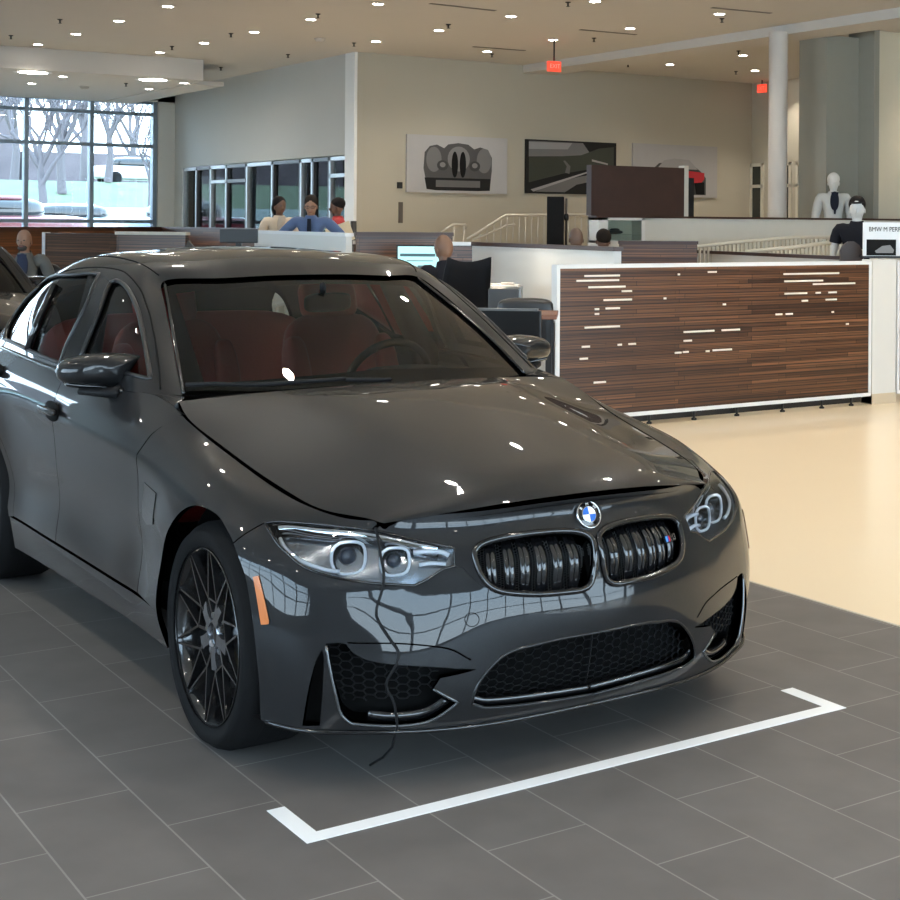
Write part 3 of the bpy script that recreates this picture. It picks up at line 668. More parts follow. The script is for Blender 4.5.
for ch, a in (('B', 140), ('M', 90), ('W', 40)):
    a = math.radians(a); Lm = Mx@Matrix.Translation((.0306*math.cos(a), .0306*math.sin(a), .005))@Matrix.Rotation(a-math.pi/2, 4, 'Z'); text_mesh(ch, .013, 'badge_letter', M_WHITE, badge, Lm)
# M3 badge on the far kidney
q = BODY.px(450+160/5.2941+0, 540)
qL = None
oM = CP; wM = ray(590+425/5.2941, 450+466/5.2941); loc = BODY.hit((CP[0], -CP[1], CP[2]), (wM[0], -wM[1], wM[2])); P = BODY.ev(loc)[0]; N = BODY.nrm(loc)[0]; P[1] *= -1; N[1] *= -1
Fm = frame_of(N); Mx = Fm.to_4x4(); Mx.translation = Vector(P)+Vector(N)*.002
mo = MB(); mo.box(Mx.translation-Vector(N)*.004, (.062, .022, .002), M=Fm); mo = mo.build('grille_badge', M_BLACK, car)
text_mesh('M3', .026, 'badge_letter', M_CHROME, mo, Mx@Matrix.Translation((.009, 0, 0)), .004)
for k, c in enumerate(((.1, .35, .8), (.03, .05, .3), (.7, .03, .03))):
    mb = MB(); mb.box(Mx@Vector((-.024+k*.0065, 0, 0)), (.006, .017, .003), M=Fm); mb.build('badge_stripe', mat('stripe_%d' % k, c, .3), mo)
# headlamps
lamp = []
for s_ in (-1, 1):
    fl = lambda P: [(p[0], p[1]*(-s_), p[2]) for p in P]
    if s_ == -1:
        HH = panel('headlight', BODY, HLc, [mat('lamp_housing', (.28, .30, .33), .18, metal=.75)], car, gap=-.001, flange=-.045, off=-.045, res=.04, both=True)
        LN = panel('lamp_lens', BODY, HLc, M_LENS, HH[0], gap=.001, flange=0, off=-.001, res=.03, both=HH[1])
    hp = HH[0] if s_ == -1 else HH[1]
    mb = MB(); Pq = BODY.ev(np.array(HLc))-BODY.nrm(np.array(HLc))*.001; mb.tube(fl(Pq), .0042, 6, 0, True); mb.build('lamp_seal', M_BLACK, hp)
    def lq(pts): return bp(pts, (240, 480), 3.4615)
    def railp(name, qs, r, off, m, sq=None, closed=False):
        mb = MB(); qs = np.array(qs); P = BODY.ev(qs)+BODY.nrm(qs)*off; mb.tube(fl(P), r, 8, 0, closed, sq=sq); return mb.build(name, m, hp)
    M_LED = mat('light_guide', (.72, .76, .82), .15, coat=1)
    railp('chrome_brow', crsp(lq([(120, 162), (180, 160), (300, 176), (440, 194), (560, 216), (690, 240)]), False, .012), .021, -.022, M_CHROME, .35)
    railp('light_guide', crsp(lq([(135, 190), (160, 232), (220, 278), (300, 306), (345, 312)]), False, .012), .006, -.016, M_LED)
    railp('light_guide', crsp(lq([(600, 247), (650, 243), (700, 246), (725, 258)]), False, .012), .007, -.012, M_LED)
    railp('light_guide', crsp(lq([(620, 292), (660, 285), (715, 288)]), False, .012), .006, -.014, M_LED)
    for (cx, cy, rr) in ((368, 246, .050), (530, 262, .043)):
        qc = lq([(cx, cy)])[0]; c = BODY.ev(qc)[0]+BODY.nrm(qc)[0]*-.045; c[1] *= -s_; ax = Vector((1, s_*.32, .06)).normalized(); Fm = frame_of(ax)
        mb = MB(); mb.lathe([(rr*.98, .026), (rr*.86, .012), (rr*.62, -.008), (rr*.5, -.012)], c, 28, 0, 'Z', Fm); mb.build('reflector', M_DCHR, hp)
        mb = MB(); mb.lathe([(rr*.52, .0), (rr*.45, .012), (rr*.3, .020), (0, .024)], c, 24, 0, 'Z', Fm); mb.build('projector', mat('projector_glass', (.03, .04, .06), .03, coat=1), hp)
        hx = [(math.cos(math.radians(a)), math.sin(math.radians(a))) for a in (150, 120, 90, 60, 30, 0, -30, -65, -90, -115, -150, 180)]
        hx = [(.95, .55), (.55, .98), (-.55, .98), (-1.0, .5), (-1.02, -.35), (-.6, -.95), (.55, -.95), (.95, -.45)]
        pts = crsp([np.array(p) for p in hx], True, .25)
        mb = MB(); mb.tube([Vector(c)+Fm@Vector((x*rr*.92, y*rr*.86, .024)) for x, y in pts], .0048, 8, 0, True); mb.build('light_ring', M_LED, hp)
FL_ = bp([(744, 246), (775, 243), (808, 248), (812, 285), (832, 325), (862, 352), (892, 383), (850, 372), (800, 335), (772, 306), (746, 299)], (240, 480), 3.4615)
panel('lamp_filler', BODY, crsp(FL_, True, .012, {0, 2, 6, 10}), M_BLK, car, both=True, gap=0, flange=.005, off=.004, res=.02)
# orange side reflector
AM = crsp([BODY.px(253.5, 577), BODY.px(259, 575.5), BODY.px(269.5, 621), BODY.px(269, 624), BODY.px(261.5, 624.5)], True, .01, {0, 1, 4})
panel('side_reflector', BODY, AM, M_AMBER, car, both=True, gap=0, flange=.01, off=.003, res=.02)
# round towing-eye cover
qc = BODY.px(472, 619.5); r_ = BODY.px(478, 620)-qc
mb = MB(); rail(mb, BODY, [qc+np.array([math.cos(a), math.sin(a)])*.019 for a in np.linspace(0, 2*math.pi, 30)[:-1]], .0012, off=0, closed=True, mirror=False); mb.build('towing_eye_cover', M_SEAM, car)
# door frame seams, roof seam
ds_ = crsp(upx([(8, 375), (45, 300), (100, 212), (160, 160), (230, 122), (320, 104), (400, 104), (470, 122), (520, 175), (552, 250), (575, 340), (592, 450), (602, 560)], (0, 240), 3.75), False, .015)
rail2('door_frame_seam', UPPER, ds_, .0035, M_SEAM, off=-.001)
vr = UPPER.tv[3]*1.02
rail2('roof_seam', UPPER, [(s, vr+.012) for s in np.linspace(.05, UPPER.S1-.1, 60)], .003, M_SEAM, off=0)
# windscreen edge trim
rail2('windscreen_trim', WIND, [(s, .004) for s in np.linspace(0, WIND.S1, 30)], .007, M_BLACK, off=.002)
# belt trim of the doors
rail2('belt_trim', BODY, [(s, V1-.004) for s in np.linspace(BODY.inv((-2.6, -.845, 1.0))[0], BODY.inv((-.95, -.838, .963))[0], 60)], .009, M_BLACK, off=.0)
# bonnet crease is in the surface; wipers
for pts in ([(186, 391), (215, 390), (255, 391), (300, 388), (345, 385)], [(345, 386), (400, 381), (440, 377), (482, 372)]):
    mb = MB(); L_ = [WIND.px(x, y-3) for x, y in pts]; P = WIND.ev(np.array(L_))+WIND.nrm(np.array(L_))*.012; P[:, 2] += .002
    mb.tube(crsp(list(P), False, .05), .0075, 8); mb.build('wiper', M_BLK, car)
# shark-fin aerial
mb = MB(); mb.mesh([(-2.42, 0, 1.405), (-2.62, .028, 1.39), (-2.62, -.028, 1.39), (-2.60, .006, 1.462), (-2.60, -.006, 1.462), (-2.52, 0, 1.43)], [(0, 1, 3, 5), (0, 5, 4, 2), (3, 1, 2, 4), (5, 3, 4), (0, 2, 1)], 0, True)
mb.build('roof_aerial', M_PAINT, car)
# ---- door handles
for hx0, hy0 in ((52, 411), (-2, 372)):
    for s_ in (-1, 1):
        q = BODY.px(hx0, hy0); P = BODY.ev(q)[0]; P[1] *= -s_
        mb = MB(); sell(mb, (P[0], P[1]+s_*.022, P[2]+.004), (.225, .022, .028), .6, .6); hb_ = mb.build('door_handle', M_PAINT, car)
        mb = MB(); sell(mb, (P[0]-.0, P[1]+s_*.0, P[2]), (.17, .02, .075), .8, .8); mb.build('handle_recess', M_SEAM, hb_)
# ---- mirrors
MO = [(59, 374), (61, 366), (68, 360), (80, 356.5), (95, 354), (112, 353.3), (128, 353.6), (139, 355), (134, 363), (128, 372), (124, 383), (112, 387), (96, 385.5), (78, 384.5), (64, 383), (60, 379)]
mo_ = crsp([at(x, y, 0, -1.08) for x, y in MO], True, .012, {7})
mc = np.mean(mo_, 0)
for s_ in (-1, 1):
    mb = MB(); n = len(mo_); rings = []
    for dx, k in ((-.055, .90), (-.05, .97), (-.03, 1.0), (.0, 1.0), (.03, .95), (.055, .84), (.075, .64), (.085, .40), (.089, .15)):
        rings.append([mc+(p-mc)*[0, k, k]+[dx-.06*(abs(p[1])-abs(mc[1])), 0, .01*(1-k)] for p in mo_])
    V = [(p[0], p[1]*(-s_), p[2]) for r in rings for p in r]; F = [(i*n+k, i*n+(k+1) % n, (i+1)*n+(k+1) % n, (i+1)*n+k) for i in range(len(rings)-1) for k in range(n)]
    F += [tuple(range((len(rings)-1)*n, len(rings)*n))]
    mb.mesh(V, F, 0, True); mr = mb.build('wing_mirror', M_PAINT, car)
    mb = MB(); mb.mesh([(p[0]+.004, p[1]*(-s_), p[2]) for p in rings[0]], [tuple(range(n))], 0, False); mb.build('mirror_glass', M_CHROME, mr)
    mb = MB(); bl = [mc+(p-mc)*[0, .93, .97] for p in mo_ if p[2] < mc[2]-.03]
    mb.tube([(p[0]+dx_, p[1]*(-s_), p[2]-.004) for p in bl for dx_ in (0,)], .010, 8, sq=2.8); mb.build('mirror_skirt', M_BLACK, mr)
    mb = MB(); mb.tube([(-1.07, .955*s_, .955), (-1.02, .89*s_, .950), (-.97, .845*s_, .955)], [.012, .016, .024], 10, sq=1.6); mb.build('mirror_arm', M_BLK, mr)
# ---- wheels
M_RIM = mat('black_wheel', (.012, .012, .013), .22, metal=.3, coat=.8); M_HUB = mat('machined_hub', (.30, .31, .34), .2, metal=.9); M_DISC = mat('brake_disc', (.09, .09, .095), .35, metal=1)
M_GOLD = mat('gold_caliper', (.42, .30, .08), .35, metal=.4); M_BOLT = mat('steel_bolt', (.3, .3, .31), .3, metal=1)
def wheel_parts(W_):
    # local frame: axis y, outside at -y
    mb = MB(); R0, rr = .331, .260
    prof = [(rr-.004, -.118), (rr+.006, -.125), (rr+.02, -.131), (rr+.045, -.131), (R0-.022, -.122), (R0-.008, -.108), (R0, -.085), (R0+.001, 0), (R0, .085), (R0-.010, .112), (R0-.03, .126), (rr, .125)]
    mb.lathe(prof, n=72, axis='Y'); 
    for yy in (-.05, -.017, .017, .05): mb.lathe([(R0+.0012, yy-.003), (R0-.0, yy), (R0+.0012, yy+.003)], n=72, axis='Y')
    mb.build('tyre', M_TYRE, W_)
    for k in range(0, 60):
        pass
    rm = MB()
    rm.lathe([(.258, -.128), (.261, -.126), (.259, -.118), (.252, -.112), (.245, -.10), (.238, -.05), (.232, .02), (.236, .12)], n=64, axis='Y')
    def bar(p, q, w0, w1, d0=.016, d1=.014):
        p = Vector(p); q = Vector(q); t = (q-p).normalized(); s1 = t.cross(Vector((0, 1, 0))).normalized(); V = []
        for c, w, d in ((p, w0, d0), (q, w1, d1)): V += [c+s1*w+Vector((0, d, 0)), c+s1*w*.55-Vector((0, d*.35, 0)), c-s1*w*.55-Vector((0, d*.35, 0)), c-s1*w+Vector((0, d, 0))]
        rm.mesh(V, [(0, 1, 5, 4), (1, 2, 6, 5), (2, 3, 7, 6), (3, 0, 4, 7), (0, 3, 2, 1), (4, 5, 6, 7)], 0, False)
    pol = lambda r, a_, y: (r*math.cos(a_), y, r*math.sin(a_))
    for k in range(10):
        a = math.radians(36*k+18+88)
        for sg in (-1, 1):
            b_ = a+sg*math.radians(18-1.6)
            bar(pol(.108, a, -.100), pol(.253, b_, -.114), .0065, .0045)
        bar(pol(.03, a, -.088), pol(.112, a, -.101), .012, .0075)
        bar(pol(.108, a, -.100), pol(.108, a+math.radians(36), -.100), .005, .005) if k % 2 else None
    rim = rm.build('rim', M_RIM, W_)
    hb = MB(); 
    hb.lathe([(.0, -.098), (.030, -.098), (.034, -.094), (.036, -.08)], n=30, axis='Y', mi=0); hb.build('hub_cap', M_BLACK, W_)
    hb = MB()
    for k in range(5):
        a = math.radians(72*k+27+36); V = []
        for r, w in ((.034, .018), (.07, .017), (.102, .022)):
            for sg in (-1, 1): V.append((r*math.cos(a)-sg*w*math.sin(a), -.1045 if r < .1 else -.102, r*math.sin(a)+sg*w*math.cos(a)))
        n_ = len(V); V += [(x, y+.02, z) for x, y, z in V]
        hb.mesh(V, [(0, 1, 3, 2), (2, 3, 5, 4), (0, 2, 8, 6), (2, 4, 10, 8), (1, 7, 9, 3), (3, 9, 11, 5), (4, 5, 11, 10), (0, 6, 7, 1)], 0, False)
    hb.lathe([(.033, -.088), (.036, -.104), (.042, -.104), (.044, -.088)], n=30, axis='Y')
    hb.build('hub_star', M_HUB, W_)
    for k in range(5):
        a = math.radians(72*k+27); bb_ = MB(); bb_.lathe([(0, -.10), (.009, -.10), (.010, -.085)], (.056*math.cos(a), 0, .056*math.sin(a)), 6, 0, 'Y', smooth=False); bb_.build('wheel_bolt', M_BOLT, W_)
    dm = MB(); dm.lathe([(.07, -.035), (.19, -.035), (.19, -.005), (.07, -.005)], n=48, axis='Y'); dm.lathe([(0, -.06), (.075, -.06), (.085, -.035)], n=32, axis='Y'); dm.build('brake_disc', M_DISC, W_)
    cm = MB(); cm.lathe([(.125, -.062), (.205, -.062), (.208, -.03), (.208, .02), (.125, .02)], n=12, axis='Y', a0=math.radians(20), a1=math.radians(68)); cm.build('brake_caliper', M_GOLD, W_)
w0 = bpy.data.objects.new('wheel', None); COL.objects.link(w0); w0.parent = car; w0.location = (-.012, -.772, .331); wheel_parts(w0)
w0.rotation_euler = (0, 0, 0)
for loc, rz in (((WB, -.79, .331), 0), ((-.012, .772, .331), math.pi), ((WB, .79, .331), math.pi)):
    w = w0.copy(); COL.objects.link(w); w.parent = car; w.location = loc; w.rotation_euler = (0, 0, rz)
    for ch in list(w0.children):
        c = ch.copy(); COL.objects.link(c); c.parent = w
# wheel-arch liners
for cx in (AC, WB):
    for s_ in (-1, 1):
        mb = MB(); mb.lathe([(.386, -.835), (.386, -.60), (.0, -.60)], (cx, 0, AZ), 24, 0, 'Y', None, math.radians(-30), math.radians(208))
        if s_ == 1: bmesh.ops.scale(mb.bm, vec=(1, -1, 1), verts=mb.bm.verts)
        mb.build('wheel_arch_liner', M_BLK, car)
# gill behind the front wheel
G_ = [BODY.side(x, z) for x, z in ((-.37, .70), (-.50, .715), (-.52, .60), (-.47, .585), (-.385, .60))]
panel('fender_gill', BODY, crsp(G_, True, .02, set(range(5))), M_BLACK, car, both=True, gap=0, flange=.006, off=.0025, res=.05)
# ---- cabin
def seat(name, x, y, rear=False):
    Ry = Matrix.Rotation(math.radians(-20), 3, 'Y')
    e = bpy.data.objects.new(name, None); COL.objects.link(e); e.parent = car; e.location = (x, y, .42)
    mb = MB(); sell(mb, (0, 0, .08), (.52, .50, .17), .45, .35); sell(mb, (0, .21, .12), (.5, .10, .17), .6, .5); sell(mb, (0, -.21, .12), (.5, .10, .17), .6, .5); mb.build('seat_cushion', M_RED, e)
    mb = MB(); sell(mb, (-.34, 0, .42), (.13, .46, .64), .45, .4, Ry); sell(mb, (-.28, .21, .40), (.13, .10, .50), .6, .5, Ry); sell(mb, (-.28, -.21, .40), (.13, .10, .50), .6, .5, Ry); mb.build('backrest', M_RED, e)
    mb = MB(); sell(mb, (-.46, 0, .79), (.10, .26, .19), .5, .5, Ry); mb.build('headrest', M_RED, e)
for y in (-.37, .37): seat('front_seat', -1.42, y)
mb = MB(); sell(mb, (-2.35, 0, .50), (.55, 1.3, .2), .4, .3); rs = mb.build('rear_bench', M_RED, car)
mb = MB(); sell(mb, (-2.66, 0, .82), (.16, 1.3, .62), .4, .3, Matrix.Rotation(math.radians(-22), 3, 'Y')); mb.build('backrest', M_RED, rs)
M_DASH = mat('dashboard_black', (.016, .016, .017), .6, bump=(200, .1))
mb = MB(); sell(mb, (-.98, 0, .84), (.62, 1.36, .22), .5, .35); sell(mb, (-1.12, .37, .93), (.25, .36, .09), .6, .6); mb.build('dashboard', M_DASH, car)
mb = MB(); R_ = Matrix.Rotation(math.radians(-68), 3, 'Y')
mb.tube([Vector((-1.30, .37, .90))+R_@Vector((.175*math.cos(a), .185*math.sin(a), 0)) for a in np.linspace(0, 2*math.pi, 40)[:-1]], .016, 8, 0, True)
sw = mb.build('steering_wheel', M_DASH, car)
mb = MB(); sell(mb, (-1.29, .37, .90), (.12, .15, .05), .6, .6, R_); mb.box((-1.29, .37, .90), (.03, .33, .02), M=R_); mb.tube([(-1.28, .37, .9), (-1.0, .37, .82)], .03, 8); mb.build('wheel_hub', M_DASH, sw)
mb = MB(); sell(mb, (-1.20, .05, 1.235), (.04, .24, .075), .5, .4, Matrix.Rotation(.35, 3, 'Z')); mb.tube([(-1.20, .03, 1.25), (-1.14, 0, 1.31)], .012, 8); im = mb.build('rear_view_mirror', M_BLK, car)
hl = [(UPPER.ev((s, v))[0]+UPPER.nrm((s, v))[0]*-.04) for s in np.linspace(.10, UPPER.S1-.1, 14) for v in np.linspace(UPPER.tv[3]-.01, UPPER.V1, 8)]
mb = MB(); F = [(i*8+k, i*8+k+1, (i+1)*8+k+1, (i+1)*8+k) for i in range(13) for k in range(7)]
mb.mesh([tuple(p) for p in hl], F, 0, True); mb.mesh([(p[0], -p[1], p[2]) for p in hl], F, 0, True); mb.build('headliner', mat('headliner', (.03, .03, .03), .9), car)
mb = MB(); mb.b2((-2.9, -.80, .28), (-.7, .80, .34)); mb.b2((-3.2, -.62, .5), (-2.82, .62, .93)); mb.build('cabin_floor', mat('carpet_black', (.012, .012, .012), .9), car)
for s_ in (-1, 1):
    mb = MB(); mb.mesh([(x, s_*.80, z) for x, z in ((-.75, .34), (-.75, .92), (-2.8, .95), (-2.8, .34))], [(0, 1, 2, 3)], 0); mb.build('door_lining', M_DASH, car)
    mb = MB(); mb.tube([(-1.60, s_*.80, .5), (-1.70, s_*.76, .98), (-1.86, s_*.64, 1.33)], [.05, .05, .035], 8, sq=1.4); mb.build('centre_pillar', M_DASH, car)
# ------------------------------------------------------------------ ROOM
def nodes_mat(name):
    m = bpy.data.materials.new(name); m.use_nodes = True; nt = m.node_tree; return m, nt, nt.nodes['Principled BSDF'], nt.links
CZ = 4.3; XW = -17.6; YA = 8.27; XL = -25.9; YR = 16.7; XN = 11.0; YN = -9.0; YE = 1.815
M_WALL = mat('beige_plaster', (.43, .395, .315), .85, noise=(3, .03)); M_WALLB = mat('pale_plaster', (.55, .55, .52), .85, noise=(3, .03)); M_CEIL = mat('ceiling_paint', (.54, .51, .47), .9, noise=(2, .03))
M_WHITE_L = mat('white_laminate', (.66, .64, .60), .4, noise=(4, .03)); M_DARKMET = mat('dark_metal', (.03, .03, .03), .4, metal=.6)
m, nt, b, L = nodes_mat('slate_tiles'); b.inputs['Roughness'].default_value = .42; b.inputs['Specular IOR Level'].default_value = .22
t = nt.nodes.new('ShaderNodeTexCoord'); mp = nt.nodes.new('ShaderNodeMapping'); br = nt.nodes.new('ShaderNodeTexBrick'); mp.vector_type = 'POINT'
mp.inputs['Location'].default_value = (.4172, 1.1814, 0); L.new(t.outputs['Object'], mp.inputs[0]); L.new(mp.outputs[0], br.inputs['Vector'])
br.inputs['Scale'].default_value = 1; br.inputs['Brick Width'].default_value = .596; br.inputs['Row Height'].default_value = .298; br.inputs['Mortar Size'].default_value = .0028; br.inputs['Mortar Smooth'].default_value = .2
br.offset = .5; br.offset_frequency = 2; br.inputs['Color1'].default_value = (.128, .119, .113, 1); br.inputs['Color2'].default_value = (.142, .133, .126, 1); br.inputs['Mortar'].default_value = (.25, .24, .225, 1)
n = nt.nodes.new('ShaderNodeTexNoise'); n.inputs['Scale'].default_value = 5; n.inputs['Detail'].default_value = 8; L.new(t.outputs['Object'], n.inputs['Vector'])
mx = nt.nodes.new('ShaderNodeMixRGB'); mx.blend_type = 'OVERLAY'; mx.inputs[0].default_value = .25; L.new(br.outputs['Color'], mx.inputs[1]); L.new(n.outputs[0], mx.inputs[2]); L.new(mx.outputs[0], b.inputs['Base Color'])
bp_ = nt.nodes.new('ShaderNodeBump'); bp_.inputs['Strength'].default_value = .25; bp_.inputs['Distance'].default_value = .002; bp_.invert = True; L.new(br.outputs['Fac'], bp_.inputs['Height']); L.new(bp_.outputs[0], b.inputs['Normal'])
M_TILE = m
mb = MB(); mb.b2((XL, YN, -.05), (XN, YE, 0)); struct('floor', mb, M_TILE)
M_BEIGE = mat('beige_resin', (.88, .74, .53), .28, noise=(1.5, .04), coat=.15)
mb = MB(); mb.b2((XL, YE, -.05), (XN, 20, -.001)); struct('floor', mb, M_BEIGE)
mb = MB(); mb.b2((XL, YN, CZ), (XN, 20, CZ+.1)); struct('ceiling', mb, M_CEIL)
mb = MB(); mb.b2((XL, YN, 3.95), (-20.3, 6.75, CZ)); struct('trim_1', mb, M_CEIL)
mb = MB(); mb.b2((XL, 6.75, 3.93), (-20.9, 7.35, 4.0)); struct('trim_2', mb, M_CEIL)
mb = MB(); mb.b2((XW, 11.45, 4.17), (XN, 12.1, CZ)); struct('trim_3', mb, M_CEIL)
# far wall with the pictures, its return with the office glazing
mb = MB(); mb.b2((XW-.15, YA+.0, 0), (XW, YR, CZ)); struct('wall_far', mb, M_WALL)
mb = MB(); mb.b2((XL, YA, 2.66), (XW-.0, YA+.12, CZ)); mb.b2((XW-.32, YA, 0), (XW-.0, YA+.12, 2.66)); mb.b2((XL, YA, 0), (XL+.45, YA+.12, 2.66)); struct('wall_office', mb, M_WALLB)
mb = MB(); mb.b2((XW-.02, YR, 0), (-6, YR+.12, CZ)); struct('wall_right', mb, M_WALL)
mb = MB(); mb.b2((-10.75, 12.72, 0), (-10.6, YR, CZ)); mb.b2((-10.75, 16.7, 0), (-10.6, 20, CZ)); struct('wall_block', mb, mat('cream_plaster', (.62, .56, .43), .85))
mb = MB(); mb.b2((XW-.33, YA-.03, 0), (XW+.01, YA+.02, CZ)); struct('trim_5', mb, mat('white_corner', (.8, .8, .78), .6))
# office windows along the return wall
def px2x(px, y): return at(px, 200, 1, y)[0]
fr = mat('aluminium_frame', (.42, .43, .44), .35, metal=.6); dkf = mat('dark_frame', (.05, .05, .055), .4)
xs = [px2x(p, YA) for p in (184, 197, 211, 227, 247, 273, 301, 313, 330, 351)]
for i in range(len(xs)-1):
    x0, x1 = sorted((xs[i], xs[i+1])); mb = MB(); w_ = .05
    mb.b2((x0, YA-.02, 0), (x0+w_, YA+.10, 2.64)); mb.b2((x1-w_, YA-.02, 0), (x1, YA+.10, 2.64)); mb.b2((x0, YA-.02, 2.58), (x1, YA+.1, 2.64)); mb.b2((x0, YA-.02, .0), (x1, YA+.1, .1))
    if i in (2, 3, 8): mb.b2((x0, YA-.02, 2.30), (x1, YA+.1, 2.36))
    o = tag(mb.build('window_%d' % (i+1), (fr, dkf)[i % 2]), kind='structure')
    mb = MB(); mb.b2((x0+w_, YA+.03, .1), (x1-w_, YA+.04, 2.6)); mb.build('pane', glass_mat('office_glass', (.80, .86, .84), 1.0, 1.5), o)
# office interior behind the glazing
mb = MB(); mb.b2((XL, YA+3.0, 0), (XW-.15, YA+3.1, 3)); mb.b2((XL, YA+.12, 2.75), (XW-.15, YA+3, 2.85)); struct('wall_office_back', mb, mat('office_wall', (.45, .43, .36), .9))
for k, x in enumerate((-24.6, -22.4, -20.2, -18.9)):
    mb = MB(); mb.b2((x, YA+1.4, 0), (x+.55, YA+1.45, 2.1)); tag(mb.build('office_cabinet', mat('office_grey', (.22, .23, .23), .6)), ('grey office cabinet beyond the leftmost office glazing', 'grey office cabinet behind the second stretch of office glazing', 'grey office cabinet behind the two standing people', 'grey office cabinet beside the open office door')[k], 'cabinet', 'cabinets inside the glazed offices')
# end wall with the big window to the street
wt = 4.0
mb = MB(); mb.b2((XL-.25, YA-.35, 0), (XL, YA+.1, CZ)); mb.b2((XL-.25, YN, 0), (XL, YA, .5)); mb.b2((XL-.25, YN, wt), (XL, YA, CZ)); struct('wall_left', mb, M_WALLB)
px_y = lambda p: at(p, 200, 0, XL)[1]
mb = MB(); ym = [px_y(155)-.0, px_y(92), px_y(26.5)]; ym += [ym[-1]-(ym[0]-ym[1])*k for k in range(1, 8)]
for y in ym: mb.b2((XL-.18, y-.04, .5), (XL-.02, y+.04, wt))
zz = [at(60, 110, 0, XL)[2], at(60, 143, 0, XL)[2]]
for z in zz+[.53, wt-.02, at(60, 221, 0, XL)[2]]: mb.b2((XL-.16, YN, z-.035), (XL-.04, ym[0], z+.035))
wf = tag(mb.build('window_20', mat('blue_grey_frame', (.20, .25, .30), .4, metal=.4)), kind='structure')
mb = MB(); mb.b2((XL-.11, YN, .5), (XL-.10, ym[0], wt)); mb.build('pane', glass_mat('clear_glass', (.93, .97, .98), 1.0, 1.45), wf)
# side behind us: tall showroom glazing (lights the car), and the front glazing
def glazing(name, axis, c, lo, hi, step, zs, z0, z1):
    mb = MB(); k = lo
    while k <= hi+.01:
        if axis == 1: mb.b2((k-.035, c-.08, z0), (k+.035, c+.08, z1))
        else: mb.b2((c-.08, k-.035, z0), (c+.08, k+.035, z1))
        k += step
    for z in zs:
        if axis == 1: mb.b2((lo, c-.07, z-.035), (hi, c+.07, z+.035))
        else: mb.b2((c-.07, lo, z-.035), (c+.07, hi, z+.035))
    o = tag(mb.build(name, mat('mullion_grey', (.06, .06, .065), .4, metal=.3)), kind='structure')
    mb = MB(); (mb.b2((lo, c-.006, z0), (hi, c+.006, z1)) if axis == 1 else mb.b2((c-.006, lo, z0), (c+.006, hi, z1))); mb.build('pane', glass_mat('clear_glass', (.93, .97, .98), 1.0, 1.45), o)
glazing('window_21', 1, YN, -12.6, 9.5, 1.7, (.9, 1.9, 2.8, 3.7), .9, 3.7)
glazing('window_22', 0, XN, -7.5, 13.5, 1.5, (.1, 1.3, 2.5, 3.7), .1, 3.7)
mb = MB(); mb.b2((XL, YN-.1, 0), (-12.6, YN+.1, CZ)); mb.b2((9.5, YN-.1, 0), (XN, YN+.1, CZ)); mb.b2((-12.6, YN-.1, 3.7), (9.5, YN+.1, CZ)); mb.b2((-12.6, YN-.1, 0), (9.5, YN+.1, .9)); struct('wall_near', mb, M_WALL)
mb = MB(); mb.b2((XN-.1, YN, 0), (XN+.1, -7.5, CZ)); mb.b2((XN-.1, 13.5, 0), (XN+.1, 20, CZ)); mb.b2((XN-.1, -7.5, 3.7), (XN+.1, 13.5, CZ)); mb.b2((XN-.1, -7.5, 0), (XN+.1, 13.5, .1)); struct('wall_front', mb, M_WALL)
mb = MB(); mb.b2((-6, 19.9, 0), (XN, 20, CZ)); mb.b2((-6.1, YR, 0), (-6, 20, CZ)); struct('wall_side', mb, M_WALL)
# pillars
c = at(774.5, 100, 2, 4.0)
mb = MB(); mb.lathe([(.13, 0), (.13, 4.2)], (-11.04, 11.40, 0), 32); tag(mb.build('round_column', mat('column_paint', (.50, .46, .42), .6)), 'slim round pale grey column rising to the ceiling beside the square pillar', 'column')
mb = MB(); mb.b2((-11.35, 12.08, 0), (-10.8, 12.72, 4.2)); mb.b2((-11.0, 12.70, 0), (-10.5, 12.80, CZ)); tag(mb.build('square_pillar', mat('pillar_grey', (.27, .26, .22), .7)), 'tall square grey-green pillar at the end of the cream wall', 'pillar')
# doors at the far right wall
for k, (a, b_) in enumerate(((751, 764), (785, 792), (797, 815))):
    x0, x1 = sorted((at(a, 200, 1, YR)[0], at(b_, 200, 1, YR)[0])); mb = MB()
    mb.b2((x0, YR-.04, 0), (x0+.06, YR, 2.75)); mb.b2((x1-.06, YR-.04, 0), (x1, YR, 2.75)); mb.b2((x0, YR-.04, 2.69), (x1, YR, 2.75)); mb.b2((x0, YR-.04, 2.28), (x1, YR, 2.34))
    o = tag(mb.build('door_%d' % (k+1), mat('cream_frame', (.6, .57, .48), .5)), kind='structure')
    mb = MB(); mb.b2((x0+.06, YR-.02, 0), (x1-.06, YR-.01, 2.69)); mb.build('door_leaf', mat('dark_glass_door', (.035, .04, .035), .2), o)
